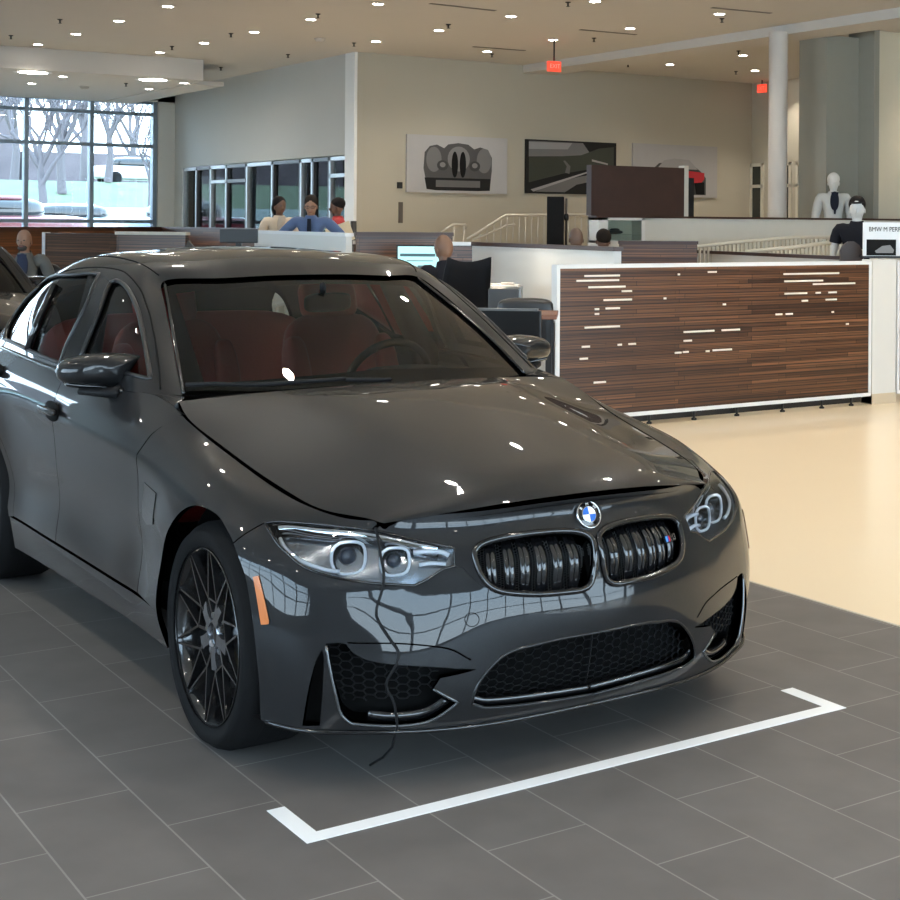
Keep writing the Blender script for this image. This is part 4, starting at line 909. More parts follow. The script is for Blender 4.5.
# ---- ceiling lights
M_EMIT = mat('lamp_emitter', (1, 1, 1), .5, emit=(1, .95, .88), es=30); M_TRIM = mat('lamp_trim', (.75, .73, .70), .5)
LP = [(168, 6.5), (119, 21), (76, 34), (38, 44.5), (204, 43), (160, 52.5), (378, 4), (311, 19.5), (254, 32), (376, 41.5), (439, 30.5),
      (511, 16.5), (438, 30.5), (553, 40), (487, 51.5), (595, 1.5), (630, 28.5), (670, 64.5), (719.5, 14), (743, 55.5), (755, 70.5)]
LP2 = [(63, 76.5), (32, 83.5), (184, 83), (149, 89)]
def downlight(x, y, z, lab, power=38, r=.075, big=False, grp='recessed ceiling lights', spot=True, ang=130):
    e = thing('ceiling_light', lab, 'ceiling light', (x, y, z), 0, grp)
    mb = MB(); mb.lathe([(r*.86, .0), (r*1.12, -.006), (r*1.16, 0)], n=20); mb.build('trim_ring', M_TRIM, e)
    mb = MB(); mb.lathe([(0, -.004), (r*.86, -.004)], n=20, smooth=False); mb.build('lamp', M_EMIT, e)
    if spot:
        l = bpy.data.lights.new('downlight', 'SPOT'); l.energy = power; l.spot_size = math.radians(ang); l.spot_blend = .7; l.shadow_soft_size = r*.8; l.color = (1, .91, .79)
        o = bpy.data.objects.new('downlight', l); COL.objects.link(o); o.parent = e; o.location = (0, 0, -.02)
    return e
seen = []
for px_, py_ in LP:
    p = at(px_, py_, 2, CZ)
    if any((p[0]-a)**2+(p[1]-b_)**2 < .2 for a, b_ in seen): continue
    seen.append((p[0], p[1])); downlight(p[0], p[1], CZ, 'small round recessed light in the cream ceiling', 62, spot=(px_ != 160), grp='recessed lights in the main ceiling')
for px_, py_ in LP2:
    p = at(px_, py_, 2, 3.95); downlight(p[0], p[1], 3.95, 'small round recessed light under the dropped ceiling by the street window', 25, grp='recessed lights under the dropped ceiling')
for k, (px_, py_) in enumerate(((33, 71), (153, 77))):
    p = at(px_, py_, 0, -20.75); downlight(p[0], p[1], 3.95, ('large glowing light at the left of the dropped ceiling edge', 'large glowing light at the right end of the dropped ceiling edge')[k], 45, .26, grp='large lights of the dropped ceiling', ang=95)
for x in (-7.2, -4.4, -1.6, 1.2, 4.0, 7.0):
    for y in (-6, -3, 0, 3, 6, 9):
        if (x-CP[0])*_d[0]+(y-CP[1])*_d[1] < 17.5:
            downlight(x+.3*math.sin(y), y+.45, CZ, 'round recessed light in the ceiling above the cars', (66 if y < 2 else 112), grp='recessed lights above the cars')
for x, y in ((-10.0, 14.0), (-10.0, 15.6)): downlight(x, y, CZ, 'round recessed light washing the cream wall at the right', 90, grp='wall washers at the right', ang=100)
p = at(800, 100, 1, YR); downlight(p[0], YR-.45, CZ, 'round recessed light above the doors at the far right', 90, grp='light over the far doors', ang=100)
# sprinklers, detectors, slots
SP = [(60, 19), (11, 35), (172, 46), (126, 83), (318, 13.5), (231, 33), (288, 54), (354, 42.5), (221, 67), (448.5, 24), (568, 1.7), (594, 37.7), (628, 63.5), (492, 53.5), (722, 18), (738.5, 50.5), (874, 32.7), (736, 71)]
for px_, py_ in SP:
    zc = 3.95 if py_ > 80 else CZ; p = at(px_, py_, 2, zc); mb = MB(); mb.lathe([(0, 0), (.035, -.004), (.035, -.012), (.012, -.02), (.012, -.055), (.030, -.06), (0, -.064)], p, 12)
    tag(mb.build('sprinkler', mat('sprinkler_metal', (.05, .045, .04), .5, metal=.5)), 'small dark sprinkler head hanging from the ceiling', 'sprinkler', 'ceiling sprinklers')
for k, (px_, py_) in enumerate(((84.5, 86.5), (320, 38.5))):
    zc = (3.95, CZ)[k]; p = at(px_, py_, 2, zc); mb = MB(); mb.lathe([(0, -.05), (.06, -.045), (.085, -.01), (.085, 0)], p, 20)
    tag(mb.build('smoke_detector', mat('detector_plastic', (.45, .42, .38), .6)), ('round smoke detector under the dropped ceiling by the window', 'round smoke detector in the middle of the main ceiling')[k], 'smoke detector')
for k, (a, b_) in enumerate((((430, 3.3), (495, 10.5)), ((580, 29.5), (636, 34.5)), ((473, 46.5), (525, 50.5)), ((712, 7.5), (771, 13)))):
    P = at(*a, 2, CZ); Q = at(*b_, 2, CZ); dv = Q-P; mb = MB(); mb.box((P+Q)/2, (np.linalg.norm(dv), .07, .012), rz=math.atan2(dv[1], dv[0]))
    tag(mb.build('air_slot', mat('slot_grey', (.13, .12, .11), .7)), ('long air slot at the top edge above the pictures', 'air slot in the ceiling above the wooden box', 'faint air slot nearest the far wall', 'long air slot at the top right of the ceiling')[k], 'air vent', 'linear air slots in the ceiling')
# exit signs
for k, (px_, py_, z0) in enumerate(((554, 66.5, 0), (762, 88.5, 0))):
    P = at(px_, py_, 0, -14.2) if k == 0 else at(px_, py_, 1, YR-.3)
    e = thing('exit_sign', ('red exit sign hanging under the ceiling above the road picture', 'red exit sign half hidden behind the round column')[k], 'exit sign', P)
    mb = MB(); mb.box((0, 0, 0), (.05, .22 if k == 0 else .3, .15)) if k == 0 else mb.box((0, 0, 0), (.22, .05, .15)); mb.build('housing', mat('exit_red', (.6, .02, .01), .4, emit=(1, .08, .04), es=.9), e)
    mb = MB(); mb.tube([(0, 0, .07), (0, 0, CZ-P[2])], .012, 6); mb.build('hanger', M_DARKMET, e)
    rot = Matrix.Rotation(math.pi/2, 4, 'X'); rot = (Matrix.Rotation(math.pi/2, 4, 'Z') if k == 0 else Matrix.Rotation(0, 4, 'Z'))@rot
    tm = text_mesh('EXIT', .09, 'lettering', mat('exit_white', (.8, .5, .45), .5), e, Matrix.Translation((.028, 0, 0) if k == 0 else (0, -.028, 0))@rot)
# white marking on the tiles: a bracket in front of the car
mb = MB(); T_ = .0015; x0, x1, xi, w = .7815, .530, .728, .0495
for y0, y1 in ((-.933, -.883), (.887, .94)): mb.b2((x1, y0, 0), (xi, y1, T_))
mb.b2((xi, -.933, 0), (x0, .94, T_)); tag(mb.build('floor_marking', mat('white_tape', (.86, .88, .90), .5)), 'white bracket-shaped parking marking on the slate tiles before the car', 'floor marking')
mb = MB(); mb.b2((XL, YE-.006, 0), (XN, YE+.006, .003)); struct('trim_4', mb, mat('edge_strip', (.55, .50, .42), .4))
# ------------------------------------------------------------------ FURNITURE, PICTURES, PEOPLE
HZ = lambda px: 224.8+(px-590.8)*math.tan(ROLL)
def gxy(px, py, z): return at(px, py, 2, z)
def zat(px, py, P):            # height of a pixel above the ground point P
    D = (np.array([P[0], P[1], CP[2]])-CP)@_d; return float(atD(px, py, D)[2])
# striped veneer
m, nt, b, L = nodes_mat('striped_veneer'); b.inputs['Roughness'].default_value = .32
t = nt.nodes.new('ShaderNodeTexCoord'); mp = nt.nodes.new('ShaderNodeMapping'); mp.inputs['Rotation'].default_value = (math.pi/2, 0, 0)
sp = nt.nodes.new('ShaderNodeSeparateXYZ'); ad = nt.nodes.new('ShaderNodeMath'); ad.operation = 'ADD'; cb = nt.nodes.new('ShaderNodeCombineXYZ')
L.new(t.outputs['Object'], sp.inputs[0]); L.new(sp.outputs['X'], ad.inputs[0]); L.new(sp.outputs['Y'], ad.inputs[1]); L.new(ad.outputs[0], cb.inputs[0]); L.new(sp.outputs['Z'], cb.inputs[1])
def brick(w, h, c1, c2, sq, off):
    br = nt.nodes.new('ShaderNodeTexBrick'); br.inputs['Scale'].default_value = 1; br.inputs['Brick Width'].default_value = w; br.inputs['Row Height'].default_value = h
    br.inputs['Mortar Size'].default_value = .0026; br.inputs['Mortar Smooth'].default_value = .3; br.inputs['Color1'].default_value = (*c1, 1); br.inputs['Color2'].default_value = (*c2, 1); br.inputs['Mortar'].default_value = (.010, .006, .004, 1)
    br.offset = off; br.offset_frequency = 3; br.squash = sq; br.squash_frequency = 2; br.inputs['Bias'].default_value = -.1; L.new(cb.outputs[0], br.inputs['Vector']); return br
b1 = brick(1.9, .036, (.085, .034, .016), (.24, .105, .048), .6, .37); b2_ = brick(1.1, .0235, (.42, .40, .38), (1, 1, 1), 1.6, .61)
mx = nt.nodes.new('ShaderNodeMixRGB'); mx.blend_type = 'MULTIPLY'; mx.inputs[0].default_value = .75; L.new(b1.outputs['Color'], mx.inputs[1]); L.new(b2_.outputs['Color'], mx.inputs[2])
ns = nt.nodes.new('ShaderNodeTexNoise'); ms = nt.nodes.new('ShaderNodeMapping'); ms.inputs['Scale'].default_value = (1.2, 60, 1); L.new(cb.outputs[0], ms.inputs[0]); L.new(ms.outputs[0], ns.inputs['Vector']); ns.inputs['Scale'].default_value = 1.6; ns.inputs['Detail'].default_value = 5
m2 = nt.nodes.new('ShaderNodeMixRGB'); m2.blend_type = 'OVERLAY'; m2.inputs[0].default_value = .8; L.new(mx.outputs[0], m2.inputs[1]); L.new(ns.outputs[0], m2.inputs[2]); L.new(m2.outputs[0], b.inputs['Base Color'])
M_VEN = m
M_CAP = mat('dark_wood_cap', (.045, .018, .012), .4); M_WOOD = mat('dark_walnut', (.05, .020, .013), .45, noise=(5, .4)); M_FRAME = mat('white_frame', (.74, .74, .74), .35)
M_FABD = mat('black_fabric', (.012, .012, .014), .8); M_LEATH = mat('black_leather', (.018, .018, .019), .38); M_BLU = mat('screen_bezel', (.01, .01, .011), .3)
def partition(name, label, p0, p1, zt, z0=0, th=.06, face=None, cap=None, frame=False, group=None):
    """a straight screen between two ground points, built in its own frame: x along, y thickness"""
    p0 = np.array(p0[:2], float); p1 = np.array(p1[:2], float); dv = p1-p0; Ln = float(np.linalg.norm(dv)); e = thing(name, label, 'partition', (p0[0], p0[1], 0), math.atan2(dv[1], dv[0]), group)
    mb = MB(); f = .03 if frame else 0; mb.b2((f, -th/2+(.006 if frame else 0), z0+f), (Ln-f, th/2-(.006 if frame else 0), zt-f)); mb.build('board', face or M_WHITE_L, e)
    if frame:
        mb = MB(); mb.b2((0, -th/2, z0), (f, th/2, zt)); mb.b2((Ln-f, -th/2, z0), (Ln, th/2, zt)); mb.b2((f, -th/2, zt-f), (Ln-f, th/2, zt)); mb.b2((f, -th/2, z0), (Ln-f, th/2, z0+f)); mb.build('frame', M_FRAME, e)
    if cap: mb = MB(); mb.b2((-.01, -th/2-.015, zt), (Ln+.01, th/2+.015, zt+.035)); mb.build('cap', cap, e)
    return e, Ln
# the big slatted screen right of the car
XP = -5.035
e, Ln = partition('wood_partition', 'large reddish-brown striped wood partition in a white frame right behind the car', (XP, 3.70), (XP, 7.005), 1.25, .075, .07, M_VEN, None, True)
INL = [(112, 200, 190), (92, 198, 202), (122, 214, 218), (160, 230, 250), (205, 230, 228), (610, 748, 185), (612, 708, 203), (683, 788, 210), (612, 668, 234), (690, 702, 232), (722, 742, 231), (715, 742, 249), (655, 670, 252), (165, 200, 271), (138, 148, 273), (138, 148, 285), (112, 200, 318), (105, 125, 367), (360, 436, 329), (455, 500, 325), (360, 380, 352), (338, 354, 382), (358, 372, 380), (415, 424, 378), (432, 480, 375), (590, 606, 286), (615, 632, 285), (100, 120, 397), (135, 165, 456), (345, 350, 186), (420, 442, 180), (458, 465, 261), (310, 316, 246), (730, 735, 280), (766, 772, 310), (222, 240, 360), (195, 205, 362)]
mb = MB()
for a, b_, y in INL:
    P = at(540+a/2.5, 200+y/2.5, 0, XP+.036); Q = at(540+b_/2.5, 200+y/2.5-(b_-a)*.006, 0, XP+.036); z = (P[2]+Q[2])/2; mb.b2((P[1]-3.70, -.037, z-.007), (Q[1]-3.70, -.029, z+.007))
mb.build('light_slot', mat('pale_slot', (.80, .72, .62), .4), e)
mb = MB()
for y in (.25, .9, 1.35, 1.8, 2.3, 2.75, 3.1): mb.lathe([(0, .0), (.022, 0), (.022, .012), (.010, .02), (.010, .078)], (y, 0, 0), 10)
mb.build('foot', M_DARKMET, e)
mb = MB(); mb.b2((.05, .03, .02), (3.25, .05, .07)); mb.build('base_rail', M_BLU, e)
e2, Ln2 = partition('wood_partition', 'second striped wood partition cut off by the right edge of the photo', (XP, 7.33), (XP, 10.4), 1.25, .075, .07, M_VEN, None, True)
mb = MB(); mb.b2((XP-.10, 7.02, 0), (XP+.03, 7.315, 1.262), bev=.004); o = mb.build('end_block', M_WHITE_L); tag(o, 'white end block between the two striped wood partitions', 'partition')
mb = MB(); mb.b2((XP-.105, 7.02, 0), (XP+.036, 7.315, .09)); mb.build('plinth', mat('beige_plinth', (.55, .45, .32), .5), o)
# desk cubicles behind it
g = gxy
a, b_ = g(474.7, 243, 1.366), g(618, 248, 1.366)
partition('cubicle_wall', 'white cubicle wall lit by a desk lamp, behind the black chair', a, b_, 1.34, 0, .06, M_WHITE_L, M_CAP)
partition('cubicle_wall', 'striped wood cubicle wall behind the screen the man works at', g(356, 241.5, 1.366), a, 1.34, 0, .06, M_VEN, M_FRAME)
partition('cubicle_wall', 'striped wood cubicle wall with dark top in front of the stairs', g(356, 233.5, 1.45), g(452, 234, 1.45), 1.43, 0, .06, M_VEN, M_CAP)
partition('cubicle_wall', 'white cubicle wall with pale top just behind the car roof', g(257, 231.5, 1.44), g(349, 234.5, 1.44), 1.42, 0, .06, M_WHITE_L, M_FRAME)
a = g(677, 250.5, 1.24); b_ = g(862, 258.6, 1.24)
partition('cubicle_wall', 'pale cubicle wall with dark top edge above the large wood partition', a, b_, 1.22, 0, .06, M_WHITE_L, M_CAP)
partition('cubicle_wall', 'striped wood cubicle wall between the white wall and the ramp railing', g(619, 242, 1.36), g(697, 242.5, 1.36), 1.34, 0, .06, M_VEN, M_CAP)
# left cubicles along the window end
a = g(-30, 228, 1.45); b_ = g(162, 227.6, 1.45)
partition('cubicle_wall', 'long striped wood cubicle wall under the street window', a, b_, 1.43, 0, .06, M_VEN, M_CAP)
P0 = g(162, 227.6, 1.45); P1 = g(268, 229.5, 1.45)
partition('cubicle_wall', 'striped wood cubicle wall below the two standing people', P0, P1, 1.43, 0, .06, M_VEN, M_CAP)
D_ = 17.5
pA = atD(47.5, 240, D_); pB = atD(118, 240, 16.8); pC = atD(187, 240, 16.5)
e, Ln = partition('cubicle_wall', 'striped wood cubicle wall with a white edge beside the seated man', pA, pB, zat(48, 233, pA), 0, .06, M_VEN, None)
mb = MB(); mb.b2((-.05, -.04, 0), (0, .04, zat(48, 233, pA)+.01)); mb.build('white_edge', M_FRAME, e)
partition('cubicle_wall', 'cubicle wall with a cream stripe, left of the black monitor', pB, pC, zat(118, 234.5, pB), 0, .06, M_VEN, mat('cream_cap', (.6, .54, .45), .5))
pm = atD(239, 236, 15.5)
e = thing('desk_monitor', 'black back of a monitor standing above the cubicle walls left of the standing people', 'monitor', (pm[0], pm[1], 0), YAW+math.pi/2)
mb = MB(); w = 38*15.5/FOC; zt = zat(239, 229, pm); zb = zat(239, 243, pm); mb.b2((-w/2, -.02, zb), (w/2, .02, zt), bev=.006); mb.build('housing', M_BLU, e)
mb = MB(); mb.b2((-.03, -.02, .74), (.03, .02, zb)); mb.b2((-.12, -.1, .72), (.12, .1, .735)); mb.build('stand', M_BLU, e)
mb = MB(); mb.b2((-.45, -.3, .69), (.45, .3, .72)); [mb.b2((x-.03, y-.03, 0), (x+.03, y+.03, .69)) for x in (-.4, .4) for y in (-.25, .25)]; o = mb.build('desk', M_WHITE_L); o.location = (pm[0], pm[1], 0); o.rotation_euler = (0, 0, YAW+math.pi/2); tag(o, 'white desk under the black monitor at the left', 'desk')
# ---- the working place with the man in the dark suit
D1 = 13.0
def local(px, D, rz=YAW-math.pi/2): p = atD(px, 240, D); return (p[0], p[1], 0)
ms_ = local(420, 13.6); e = thing('computer_screen', 'bright computer screen showing a web page in front of the man in a dark suit', 'computer screen', ms_, YAW-math.pi/2)
zt = zat(418, 246.5, ms_); zb = zat(418, 276, ms_); w = 44*13.6/FOC
mb = MB(); mb.b2((-w/2-.015, 0, zb-.015), (w/2+.015, .03, zt+.015)); mb.build('housing', M_BLU, e)
M_SCR = mat('screen_glow', (.2, .4, .4), .4, emit=(.42, .78, .80), es=.9)
mb = MB(); mb.b2((-w/2, -.003, zb), (w/2, 0, zt)); mb.build('display', M_SCR, e)
mb = MB(); h = zt-zb; mb.b2((-w*.45, -.006, zt-h*.34), (w*.35, -.003, zt-h*.24)); mb.b2((-w*.05, -.006, zb+h*.1), (w*.12, -.003, zb+h*.36)); mb.b2((-w*.3, -.006, zb+h*.5), (w*.3, -.003, zb+h*.53)); mb.build('page_block', mat('page_dark', (.05, .09, .10), .5, emit=(.05, .12, .14), es=.5), e)
mb = MB(); mb.b2((-.03, .01, .74), (.03, .03, zb)); mb.b2((-.12, -.08, .735), (.12, .1, .75)); mb.build('stand', M_BLU, e)
dk = local(440, 13.0)
def desk(name, label, P, rz, w, d_, h, m_, leg=M_WHITE_L):
    e = thing(name, label, 'desk', (P[0], P[1], 0), rz)
    mb = MB(); mb.b2((-w/2, -d_/2, h-.03), (w/2, d_/2, h), bev=.004); mb.build('desktop', m_, e)
    for x in (-w/2+.05, w/2-.05):
        for y in (-d_/2+.05, d_/2-.05): mb = MB(); mb.b2((x-.02, y-.02, 0), (x+.02, y+.02, h-.03)); mb.build('leg', leg, e)
    return e
desk('office_desk', 'white desk below the bright screen', local(418, 13.65), YAW-math.pi/2, .9, .5, .735, M_WHITE_L)
pd = local(498, 12.7); desk('office_desk', 'white side desk in the lamp light beside the white cubicle wall', pd, YAW-math.pi/2, .36, .40, zat(495, 285, pd), M_WHITE_L)
mb = MB(); zc = zat(495, 285, pd); mb.tube([(0, 0, zc), (0, 0, zc+.25), (.0, -.08, zc+.34)], .012, 8); e = thing('small_lamp', 'small desk lamp shining on the white cubicle wall', 'lamp', (pd[0], pd[1], 0), YAW-math.pi/2)

mb.bm.free()
mb = MB(); mb.b2((-.10, -.03, zc), (.02, .03, zc+.012)); mb.b2((.03, -.05, zc), (.14, .03, zc+.02)); mb.build('base', mat('paper', (.7, .62, .55), .6), e)
l = bpy.data.lights.new('desk_lamp', 'POINT'); l.energy = 3; l.color = (1, .85, .66); l.shadow_soft_size = .05; o = bpy.data.objects.new('desk_lamp', l); COL.objects.link(o); o.parent = e; o.location = (.0, .05, zc+.12)
e['label'] = 'small lamp glowing on the white side desk'
# printer / grey box
pp = local(503, 11.4); e = thing('pedestal_cabinet', 'dark grey pedestal cabinet with light edge behind the black armchair', 'cabinet', pp, YAW-math.pi/2)
zt = zat(500, 288, pp); mb = MB(); mb.b2((-.10, -.15, .0), (.13, .15, zt), bev=.01); mb.build('body', mat('graphite', (.045, .047, .05), .4), e)
mb = MB(); mb.b2((.131, -.15, .0), (.145, .15, zt+.01)); mb.build('edge_strip', mat('grey_edge', (.25, .26, .27), .4), e)
# office chair
def office_chair(label, P, rz, zt, w=.42, style=0):
    e = thing('office_chair', label, 'chair', (P[0], P[1], 0), rz)
    mb = MB(); n, k_ = 10, 8; V = []
    for i in range(n+1):
        z = .50+(zt-.50)*i/n; bow = .05*math.sin(i/n*math.pi)-.05*(i/n)**2; ww = w*(.40+.12*math.sin(i/n*2.6)) if style == 0 else w*.5
        for s in (0, 1):
            for j in range(k_+1): u = -1+2*j/k_; V.append((u*ww, bow+.04*(1-u*u)+s*.035, z+.04*(abs(u)**2 if style == 0 else -abs(u)**4)*(i/n)))
    r = 2*(k_+1); F = []
    for i in range(n):
        for j in range(k_):
            for s in (0, 1): a = i*r+s*(k_+1)+j; F.append((a, a+1, a+r+1, a+r))
        for j in (0, k_): a = i*r+j; F.append((a, a+k_+1, a+k_+1+r, a+r))
    for i in (0, n):
        for j in range(k_): a = i*r+j; F.append((a, a+1, a+k_+2, a+k_+1))
    mb.mesh(V, F, 0, True); mb.build('backrest', M_FABD, e)
    mb = MB(); sell(mb, (0, -.22, .47), (w*1.05, .46, .09), .5, .4); mb.build('seat', M_FABD, e)
    mb = MB(); mb.tube([(0, -.2, .43), (0, -.2, .12)], .03, 10); mb.tube([(0, -.2, .40), (0, .04, .42), (0, .06, .6)], .02, 8); mb.build('column', M_DARKMET, e)
    for k in range(5):
        a = math.radians(72*k); mb = MB(); mb.tube([(0, -.2, .12), (.28*math.cos(a), -.2+.28*math.sin(a), .07)], [.025, .015], 8); lg_ = mb.build('leg', M_DARKMET, e)
        mb = MB(); mb.lathe([(0, -.015), (.028, -.015), (.028, .015), (0, .015)], (.28*math.cos(a), -.2+.28*math.sin(a), .029), 12, 0, 'X'); mb.build('caster', M_BLU, lg_)
    for s in (-1, 1): mb = MB(); mb.tube([(s*w*.5, -.05, .5), (s*w*.56, -.08, .68), (s*w*.56, -.32, .69)], .018, 8); mb.build('armrest', M_BLU, e)
    return e
pc = local(468, 12.0); office_chair('black high-backed office chair behind the man in the dark suit', pc, YAW-math.pi/2+math.pi*.0+.5, zat(469, 262, pc), .40)
# armchair (rounded black back) and desk in front
pa = local(526, 10.6); e = thing('armchair', 'low black leather armchair with a rounded back next to the white frame', 'armchair', pa, YAW-math.pi/2)
zt = zat(526, 298, pa); w = 56*10.6/FOC
mb = MB(); sell(mb, (0, 0, zt-.07), (w, .16, .14), .6, .35); sell(mb, (0, 0, zt-.26), (w*.98, .13, .36), .4, .3); mb.build('backrest', M_LEATH, e)
mb = MB(); sell(mb, (0, -.3, .40), (w, .55, .16), .4, .35); mb.build('seat', M_LEATH, e)
for s in (-1, 1):
    for y in (-.5, .0): mb = MB(); mb.tube([(s*w*.42, y, 0), (s*w*.42, y, .36)], .018, 8); mb.build('leg', M_DARKMET, e)
pb = local(505, 9.0); zt = zat(505, 308.5, pb); w = 72*9.2/FOC
e = thing('desk_monitor', 'large black back of a monitor with silver edge above the left door mirror', 'monitor', pb, YAW-math.pi/2-.12)
mb = MB(); mb.b2((-w/2, 0, zt-.34), (w/2, .035, zt-.012), bev=.006); mb.build('housing', M_BLU, e)
mb = MB(); mb.b2((-w/2, -.006, zt-.014), (w/2-.02, .036, zt)); mb.build('edge_strip', mat('silver_strip', (.28, .29, .30), .3, metal=.7), e)
mb = MB(); mb.tube([(0, .045, zt-.2), (0, .045, .0)], .02, 8); mb.b2((-.2, -.15, .0), (.2, .2, .02)); mb.build('stand', M_BLU, e)
pt = local(532, 9.75); desk('wood_desk', 'brown wooden desk edge visible between the monitor and the white frame', pt, YAW-math.pi/2, .34, .5, zat(549, 312.5, pt), mat('brown_desktop', (.20, .085, .05), .4), M_BLU)
pq = local(551, 10.3); mb = MB(); mb.b2((-.03, -.1, 0), (.03, .1, zat(549, 322, pq))); o = mb.build('computer_tower', M_BLU); o.location = pq; o.rotation_euler = (0, 0, YAW-math.pi/2); tag(o, 'narrow black computer tower under the brown desk', 'computer')
# ---- parapet, stairs, railings
XQ = -10.2
yp0 = at(597, 214, 0, XQ)[1]
mb = MB(); mb.b2((XQ-.12, yp0, 0), (XQ, 16.0, 1.635)); o = mb.build('parapet_wall', mat('parapet_white', (.62, .60, .54), .6)); tag(o, 'long pale parapet wall behind the ramp railing', 'low wall')
mb = MB(); mb.b2((XQ-.15, yp0-.02, 1.635), (XQ+.03, 16.0, 1.66)); mb.build('cap', M_CAP, o)
M_RAIL = mat('railing_metal', (.42, .40, .35), .4, metal=.5); M_BEIR = mat('beige_railing', (.60, .56, .47), .5)
XS = -14.6
e = thing('stair_railing', 'metal railing climbing the stairs and running level behind the black speaker', 'railing', (XS, 6, 0))
q = lambda x, y: Vector(at(x, y, 0, XS))-Vector((XS, 6, 0))
T1 = [q(468, 239), q(505.5, 215.3), q(591, 214.9), q(640, 215.5)]; T2 = [q(473, 240), q(507, 225.5), q(515, 224.5)]
mb = MB(); mb.tube(T1, .022, 8); mb.build('handrail', M_RAIL, e); mb = MB(); mb.tube(T2, .016, 8); mb.build('lower_rail', M_RAIL, e)
for k in range(24):
    x = 507+k*6.2
    mb = MB(); a = q(x, 215.2); mb.tube([a, (a.x, a.y, .95)], .009, 6); mb.build('baluster', M_RAIL, e)
for k in range(5):
    x = 473+k*7.0; yy = 239-(x-468)*23.7/37.5; a = q(x, yy); mb = MB(); mb.tube([a, (a.x, a.y, a.z-.75)], .009, 6); mb.build('baluster', M_RAIL, e)
mb = MB(); mb.b2((XS-2, at(505, 230, 0, XS)[1], 0), (XS+.05, 12.5, .95)); o = mb.build('stair_landing', mat('landing_beige', (.45, .40, .31), .7)); tag(o, 'beige raised landing behind the railing under the road picture', 'landing')
for k in range(5):
    y1 = at(505, 230, 0, XS)[1]-.28*k; mb = MB(); mb.b2((XS-2, y1-.28, 0), (XS+.05, y1, .95-.17*(k+1)+.0)); mb.build('step', M_BEIGE, o)
e = thing('handrail', 'short curved handrail left of the stair railing', 'railing', (XS-.6, 5, 0)); q2 = lambda x, y: Vector(at(x, y, 0, XS-.6))-Vector((XS-.6, 5, 0))
mb = MB(); mb.tube([q2(442, 232), q2(453, 224.8), q2(465, 224.8), q2(466, 229)], .02, 8); mb.build('rail', M_RAIL, e)
a = q2(454, 224.8); mb = MB(); mb.tube([a, (a.x, a.y, 0)], .012, 6); mb.build('post', M_RAIL, e); a = q2(464, 224.8); mb = MB(); mb.tube([a, (a.x, a.y, 0)], .012, 6); mb.build('post', M_RAIL, e)
XR = -9.2
e = thing('ramp_railing', 'beige ramp railing with close balusters in front of the parapet', 'railing', (XR, 10, 0)); q3 = lambda x, y: Vector(at(x, y, 0, XR))-Vector((XR, 10, 0))
R1 = [(696, 247), (745, 241.5), (792, 237.6), (838, 237.3)]; 
mb = MB(); mb.tube([q3(*p) for p in R1], .022, 8); mb.build('handrail', M_BEIR, e)
xs_ = np.array([p[0] for p in R1]); ys_ = np.array([p[1] for p in R1])
for k in range(34):
    x = 700+k*4.1; a = q3(x, float(np.interp(x, xs_, ys_))); mb = MB(); mb.b2((a.x-.012, a.y-.010, 0), (a.x+.012, a.y+.010, a.z)); mb.build('baluster', M_BEIR, e)
e = thing('ramp_railing', 'lower beige railing rising in front of the mannequin', 'railing', (XR+.6, 10, 0)); q4 = lambda x, y: Vector(at(x, y, 0, XR+.6))-Vector((XR+.6, 10, 0))
mb = MB(); mb.tube([q4(746, 252), q4(795, 247.2), q4(840, 241.2)], .025, 8); mb.build('handrail', M_BEIR, e)
for k in range(22):
    x = 752+k*4.1; a = q4(x, float(np.interp(x, [746, 795, 840], [252, 247.2, 241.2]))); mb = MB(); mb.b2((a.x-.012, a.y-.010, 0), (a.x+.012, a.y+.010, a.z)); mb.build('baluster', M_BEIR, e)
# display case with a model car
e = thing('display_case', 'small white display case with a model car behind glass on the parapet', 'display case', (XQ+.0, 0, 0)); q5 = lambda x, y: at(x, y, 0, XQ+.25)
a0 = q5(599, 217.5); a1 = q5(645, 243)
mb = MB(); y0, y1, z1, z0 = a0[1], a1[1], a0[2], a1[2]
mb.b2((.031, y0, z0), (.25, y0+.13, z1)); mb.b2((.031, y1-.05, z0), (.25, y1, z1)); mb.b2((.031, y0, z1-.03), (.25, y1, z1)); mb.b2((.031, y0, 0), (.25, y1, z0+.03)); mb.b2((.031, y0, z0), (.05, y1, z1)); mb.build('case', M_WHITE_L, e)
mb = MB(); mb.b2((.235, y0+.13, z0), (.24, y1-.05, z1-.03)); mb.build('glass', glass_mat('case_glass', (.88, .92, .88), 1, 1.5), e)
c = q5(620, 230.5); mb = MB(); sell(mb, (.13, c[1], c[2]-.02), (.09, .24, .05), .7, .7); sell(mb, (.13, c[1]+.01, c[2]+.005), (.075, .13, .045), .7, .8)
mo = mb.build('model_car', mat('model_blue', (.02, .03, .06), .3)); mo.location = (XQ, 0, 0); tag(mo, 'tiny dark blue model car inside the white display case', 'model car')
mb = MB(); mb.b2((XQ+.06, y0+.14, c[2]-.05), (XQ+.22, y1-.05, c[2]-.045)); tag(mb.build('case_shelf', mat('clear_shelf', (.55, .6, .56), .2)), 'thin shelf carrying the model car in the display case', 'shelf')
